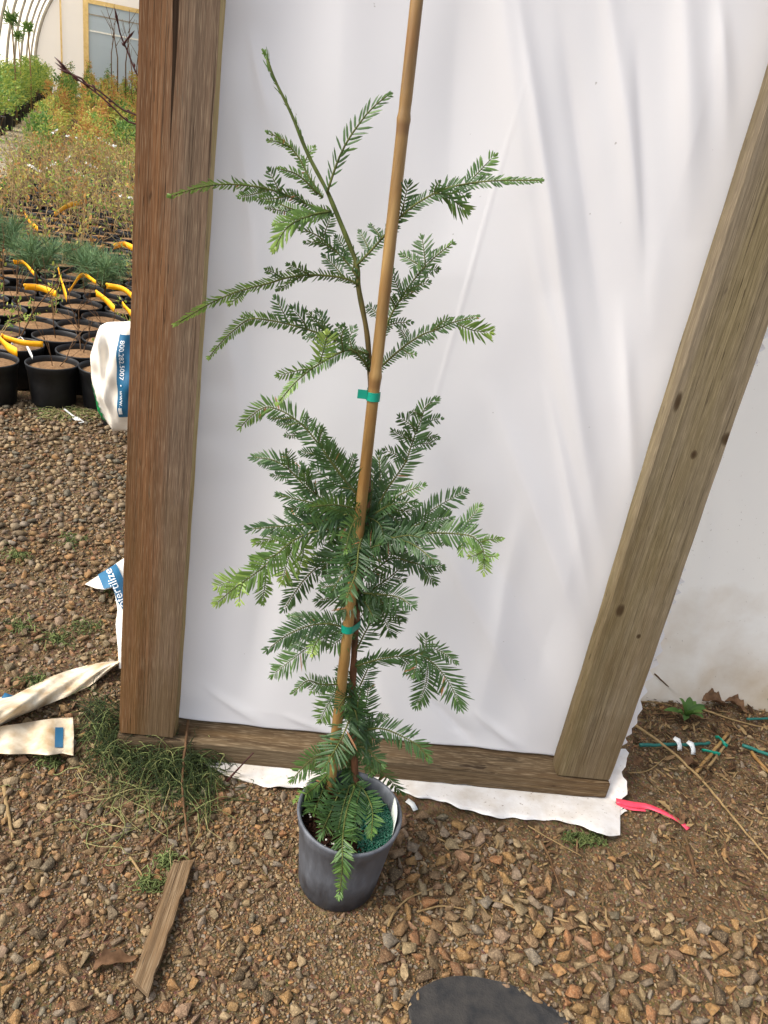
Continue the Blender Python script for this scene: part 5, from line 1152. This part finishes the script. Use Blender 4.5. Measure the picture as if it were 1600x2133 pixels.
stick([(1546, 1552), (1585, 1566), (1640, 1590)], .0042, M['teal'], 'teal_stake', 'teal plastic stake running out of the right picture edge', 'stake', z=.01, taper=1)
stick([(1556, 1497), (1580, 1497), (1640, 1495)], .003, M['teal'], 'teal_stake', 'thin teal stake near the stained plastic wall', 'stake', z=.01, taper=1)
for n_, (x, y) in enumerate(((1409, 1543), (1437, 1551))):
    c = gp(x, y, .018); V, F = ribbon_vf([c+np.array([-.006, .004, .004]), c+np.array([.0, 0, .006]), c+np.array([.006, -.010, -.002]), c+np.array([.007, -.018, -.012])], .012, up=np.array([1., .2, .1])); o = link('white_tag', mesh_np('white_tag', V, F, M['tag'])); setp(o, ['white tag wrapped on the teal stake, nearer the right post', 'white tag wrapped on the teal stake, farther from the right post'][n_], 'tag', 'white tags on the teal stake')
o = stick([(1450, 1608), (1485, 1566), (1516, 1528)], .0042, M['bamboo'], 'bamboo_offcut', 'pale bamboo offcut bound with green ties on the dirt', 'bamboo', z=.008, taper=.95)
o = stick([(1472, 1602), (1498, 1570), (1522, 1538)], .0034, M['straw'], 'bamboo_offcut', 'darker bamboo offcut bundled under the pale one', 'bamboo', z=.006, taper=.95)
o = stick([(1566, 1566), (1585, 1590), (1612, 1620)], .0042, M['bamboo'], 'bamboo_offcut', 'bamboo offcut at the right picture edge', 'bamboo', z=.008, taper=.95)
for n_, (x0, y0, x1, y1) in enumerate(((1470, 1563, 1496, 1570), (1498, 1536, 1512, 1552))):
    V, F = ribbon_vf([gp(x0-8, y0, .006), gp(x0, y0, .014), gp(x1, y1, .014), gp(x1+4, y1+2, .005)], .008); o = link('plant_tie', mesh_np('plant_tie', V, F, M['tape'])); setp(o, ['green tie with loose end on the bamboo offcuts, lower', 'green tie on the bamboo offcuts, upper'][n_], 'plant tie', 'green ties on bamboo offcuts')
V, F = ribbon_vf([gp(848, 1667, .008), gp(856, 1672, .010), gp(862, 1679, .008), gp(866, 1688, .007)], .010, up=np.array([.8, .3, .2])); o = link('paper_scrap', mesh_np('paper_scrap', V, F, M['tag'])); setp(o, 'small white scrap on the dirt right of the pot rim', 'scrap')
# dead leaves
def dead_leaf(x, y, size, ang, label, curl=.5, mat='dead_leaf', asp=.55):
    c = gz(x, y, .008); V = []; F = []; n, m = 12, 7
    for i in range(n):
        t = i/(n-1); w = size*asp*.5*(sin(pi*t**.8)**.8)*(1+.22*sin(t*22))
        for j in range(m): s_ = j/(m-1)*2-1; V.append([size*(t-.5), w*s_, size*curl*(.25*s_*s_*w/size*4+.12*sin(t*5)+.04*sin(t*17+s_*3))])
    F = [[i*m+j, i*m+j+1, i*m+m+j+1, i*m+m+j] for i in range(n-1) for j in range(m-1)]
    o = link('dead_leaf', mesh_np('dead_leaf', np.array(V), F, M[mat]), loc=tuple(c)); o.rotation_euler = (random.uniform(-.2, .2), random.uniform(-.2, .2), radians(ang)); setp(o, label, 'leaf', 'dead leaves'); return o
dead_leaf(240, 2005, .065, 25, 'curled brown leaf left of the wooden slat', 1.0, asp=.35)
dead_leaf(1490, 1462, .075, 10, 'large brown leaf at the foot of the stained wall', .8)
dead_leaf(1535, 1472, .06, -30, 'brown lobed leaf right of the leafy weed', .9)
dead_leaf(1440, 1592, .045, 30, 'crinkled leaf in front of the teal stake', 1.0)
dead_leaf(1328, 1585, .04, 60, 'pale brown leaf beside the right post foot', .8)
dead_leaf(1418, 1702, .042, 80, 'brown leaf under the pink ribbon', .6, asp=.4)
dead_leaf(1385, 1680, .038, -40, 'wood chip like leaf above the pink ribbon', .4, 'straw', .4)
stick([(1432, 1762), (1440, 1790), (1452, 1826)], .0055, M['twig'], 'bark_chip', 'flat splintered bark chip on the right dirt', 'bark', taper=.5, sides=4)
# leafy weed by the wall
def weed_plant(x, y, n, L, label, tint=.16):
    c = gz(x, y, 0); o = empty('leafy_weed', tuple(c), label, 'weed')
    for i in range(n):
        a = i*2.4; el = random.uniform(.6, 1.25); l = L*random.uniform(.7, 1.15); V = []; F = []; nn, m = 8, 3
        for q in range(nn):
            t = q/(nn-1); w = l*.12*sin(pi*min(1, .08+t*.95))**.8; r = l*t*cos(el); z = l*(t*sin(el)-.55*t*t*.8)+.012
            for j in (-1, 0, 1): V.append([c[0]+cos(a)*r-sin(a)*w*j, c[1]+sin(a)*r+cos(a)*w*j, z+.25*w*abs(j)])
        F = [[q*m+j, q*m+j+1, q*m+m+j+1, q*m+m+j] for q in range(nn-1) for j in range(2)]
        link('leaf', mesh_np('leaf', np.array(V), F, M['leaf'], np.full(len(V), tint+random.uniform(-.12, .15))), o)
weed_plant(1425, 1500, 13, .075, 'small leafy green weed growing by the stained wall')
weed_plant(1604, 1480, 9, .07, 'green weed cut by the right picture edge')
# tangle of dried weeds at the left post
def strands(c_list, n, L, hmax, name, label, rr=.0007, tmix=(.15, .4, .45, .85, 1.0), cat='weeds', mat='weed'):
    b = MB()
    for i in range(n):
        (x, y, sx_, sy_) = c_list[i % len(c_list)]; g = gz(random.gauss(x, sx_), random.gauss(y, sy_), 0); a = random.uniform(0, 2*pi); l = L*random.uniform(.4, 1.2); h = hmax*random.random()**1.4
        d = np.array([cos(a), sin(a), 0]); sd = np.array([-d[1], d[0], 0]); cv = random.gauss(0, .5)
        P = [g+d*l*(t-.5)+sd*l*cv*(t-.5)**2*2+np.array([0, 0, .004+h*sin(pi*min(1, t*1.1))])+np.random.default_rng(i*7+int(t*10)).normal(size=3)*.003 for t in np.linspace(0, 1, 7)]
        P = [p if p[2] > .002 else p*np.array([1, 1, 0])+np.array([0, 0, .002]) for p in P]
        tn_ = random.choice(tmix); b.tube(smooth_path(P, l/9), rr*random.uniform(.6, 1.6), 3, tint=tn_, cap=False)
    c0 = gz(c_list[0][0], c_list[0][1]); me = b.mesh(name, M[mat]); me.transform(Matrix.Translation(-Vector(c0))); o = link(name, me, loc=tuple(c0)); return setp(o, label, cat, kind='stuff')
strands([(330, 1610, 46, 24), (400, 1640, 32, 30), (240, 1560, 24, 28), (310, 1590, 50, 20), (210, 1515, 14, 28), (400, 1590, 26, 34)], 620, .11, .05, 'dried_weeds', 'tangle of uprooted wiry green weeds at the foot of the left post', .0006, (0, 0, .1, .2, .3, .45, .7, .85))
strands([(300, 1680, 90, 45), (250, 1640, 70, 30)], 55, .13, .02, 'hay_wisps', 'loose pale hay wisps strewn in front of the weed tangle', .0007, (.85, 1.0))
for n_, (x, y) in enumerate(((115, 1335), (40, 1310), (180, 1312), (70, 1425), (240, 1222), (100, 1592), (310, 1845), (355, 1800), (35, 1160), (150, 1130))):
    strands([(x, y, 16, 8)], 36, .03, .016, 'ground_weed', ['feathery green weed sprout in the mid left gravel', 'low weed sprout left of the feathery one', 'tiny weed sprout near the torn bag scrap', 'flat weed sprout above the flattened bag', 'small weed under the torn bag scrap', 'dark weed under the flattened bag flap', 'wiry weed beside the wooden slat', 'wiry weed above the wooden slat', 'small weed in the upper left gravel', 'faint weed in the gravel left of the post'][n_], .0008, (.4, .55, .7, .8), 'weed')
strands([(1215, 1752, 22, 6)], 90, .02, .012, 'moss_patch', 'small green moss patch under the torn plastic corner', .0009, (.5, .65, .75), 'moss')
strands([(140, 862, 30, 6)], 120, .10, .012, 'dry_grass', 'flattened dry grass in front of the black pots', .0010, (.9, 1.0, .8), 'grass')
# fine dry twigs strewn by the stained wall
strands([(1480, 1600, 90, 60), (1400, 1560, 60, 50), (1520, 1700, 70, 70), (1300, 1800, 160, 60), (1000, 1850, 120, 50)], 75, .08, .010, 'twig_litter', 'fine dry twigs strewn over the right hand dirt and gravel', .0009, (.95, 1.0, 1.0), 'twigs', 'twig')
# leaf litter over the right hand dirt
fol = Foliage()
for _ in range(5600):
    x, y = random.uniform(.22, 1.5), random.uniform(.88, 1.62)
    if FWDIST(x, y) > -.11 and x < .66: continue
    if random.random() > .35+.65*(y-.88)/.6: continue
    L = random.uniform(.006, .03); a = random.uniform(0, 2*pi); fol.put(np.array([x, y, float(gh(x, y))+.004+random.random()*.005]), [cos(a), sin(a), random.gauss(0, .15)], [random.gauss(0, .4), random.gauss(0, .4), 1], L, L*random.choice((.05, .06, .08, .14)), random.choice((.93, .96, 1.0, .9)), random.uniform(-.2, .2))
for _ in range(900):
    x, y = random.uniform(-1.1, .8), random.uniform(.5, 2.0)
    if FWDIST(x, y) > -.11 and x > -.5: continue
    if np.hypot(x-POTC[0], y-POTC[1]) < .1: continue
    L = random.uniform(.005, .018); a = random.uniform(0, 2*pi); fol.put(np.array([x, y, float(gh(x, y))+.006+random.random()*.004]), [cos(a), sin(a), random.gauss(0, .15)], [random.gauss(0, .4), random.gauss(0, .4), 1], L, L*random.choice((.04, .06, .1)), random.choice((.93, .96, 1.0, .9)), random.uniform(-.2, .2))
k = NT('litter'); t = k.attr(); c = k.ramp(t, [(0.9, '#3a2a1c'), (.93, '#573f2b'), (.96, '#70593e'), (1, '#8a7350')]); M['litter'] = k.fin(c, .85, .15)
o = link('leaf_litter', fol.mesh('leaf_litter', M['litter'])); setp(o, 'crumbled leaf and straw litter over the dirt by the stained wall', 'litter', kind='stuff')
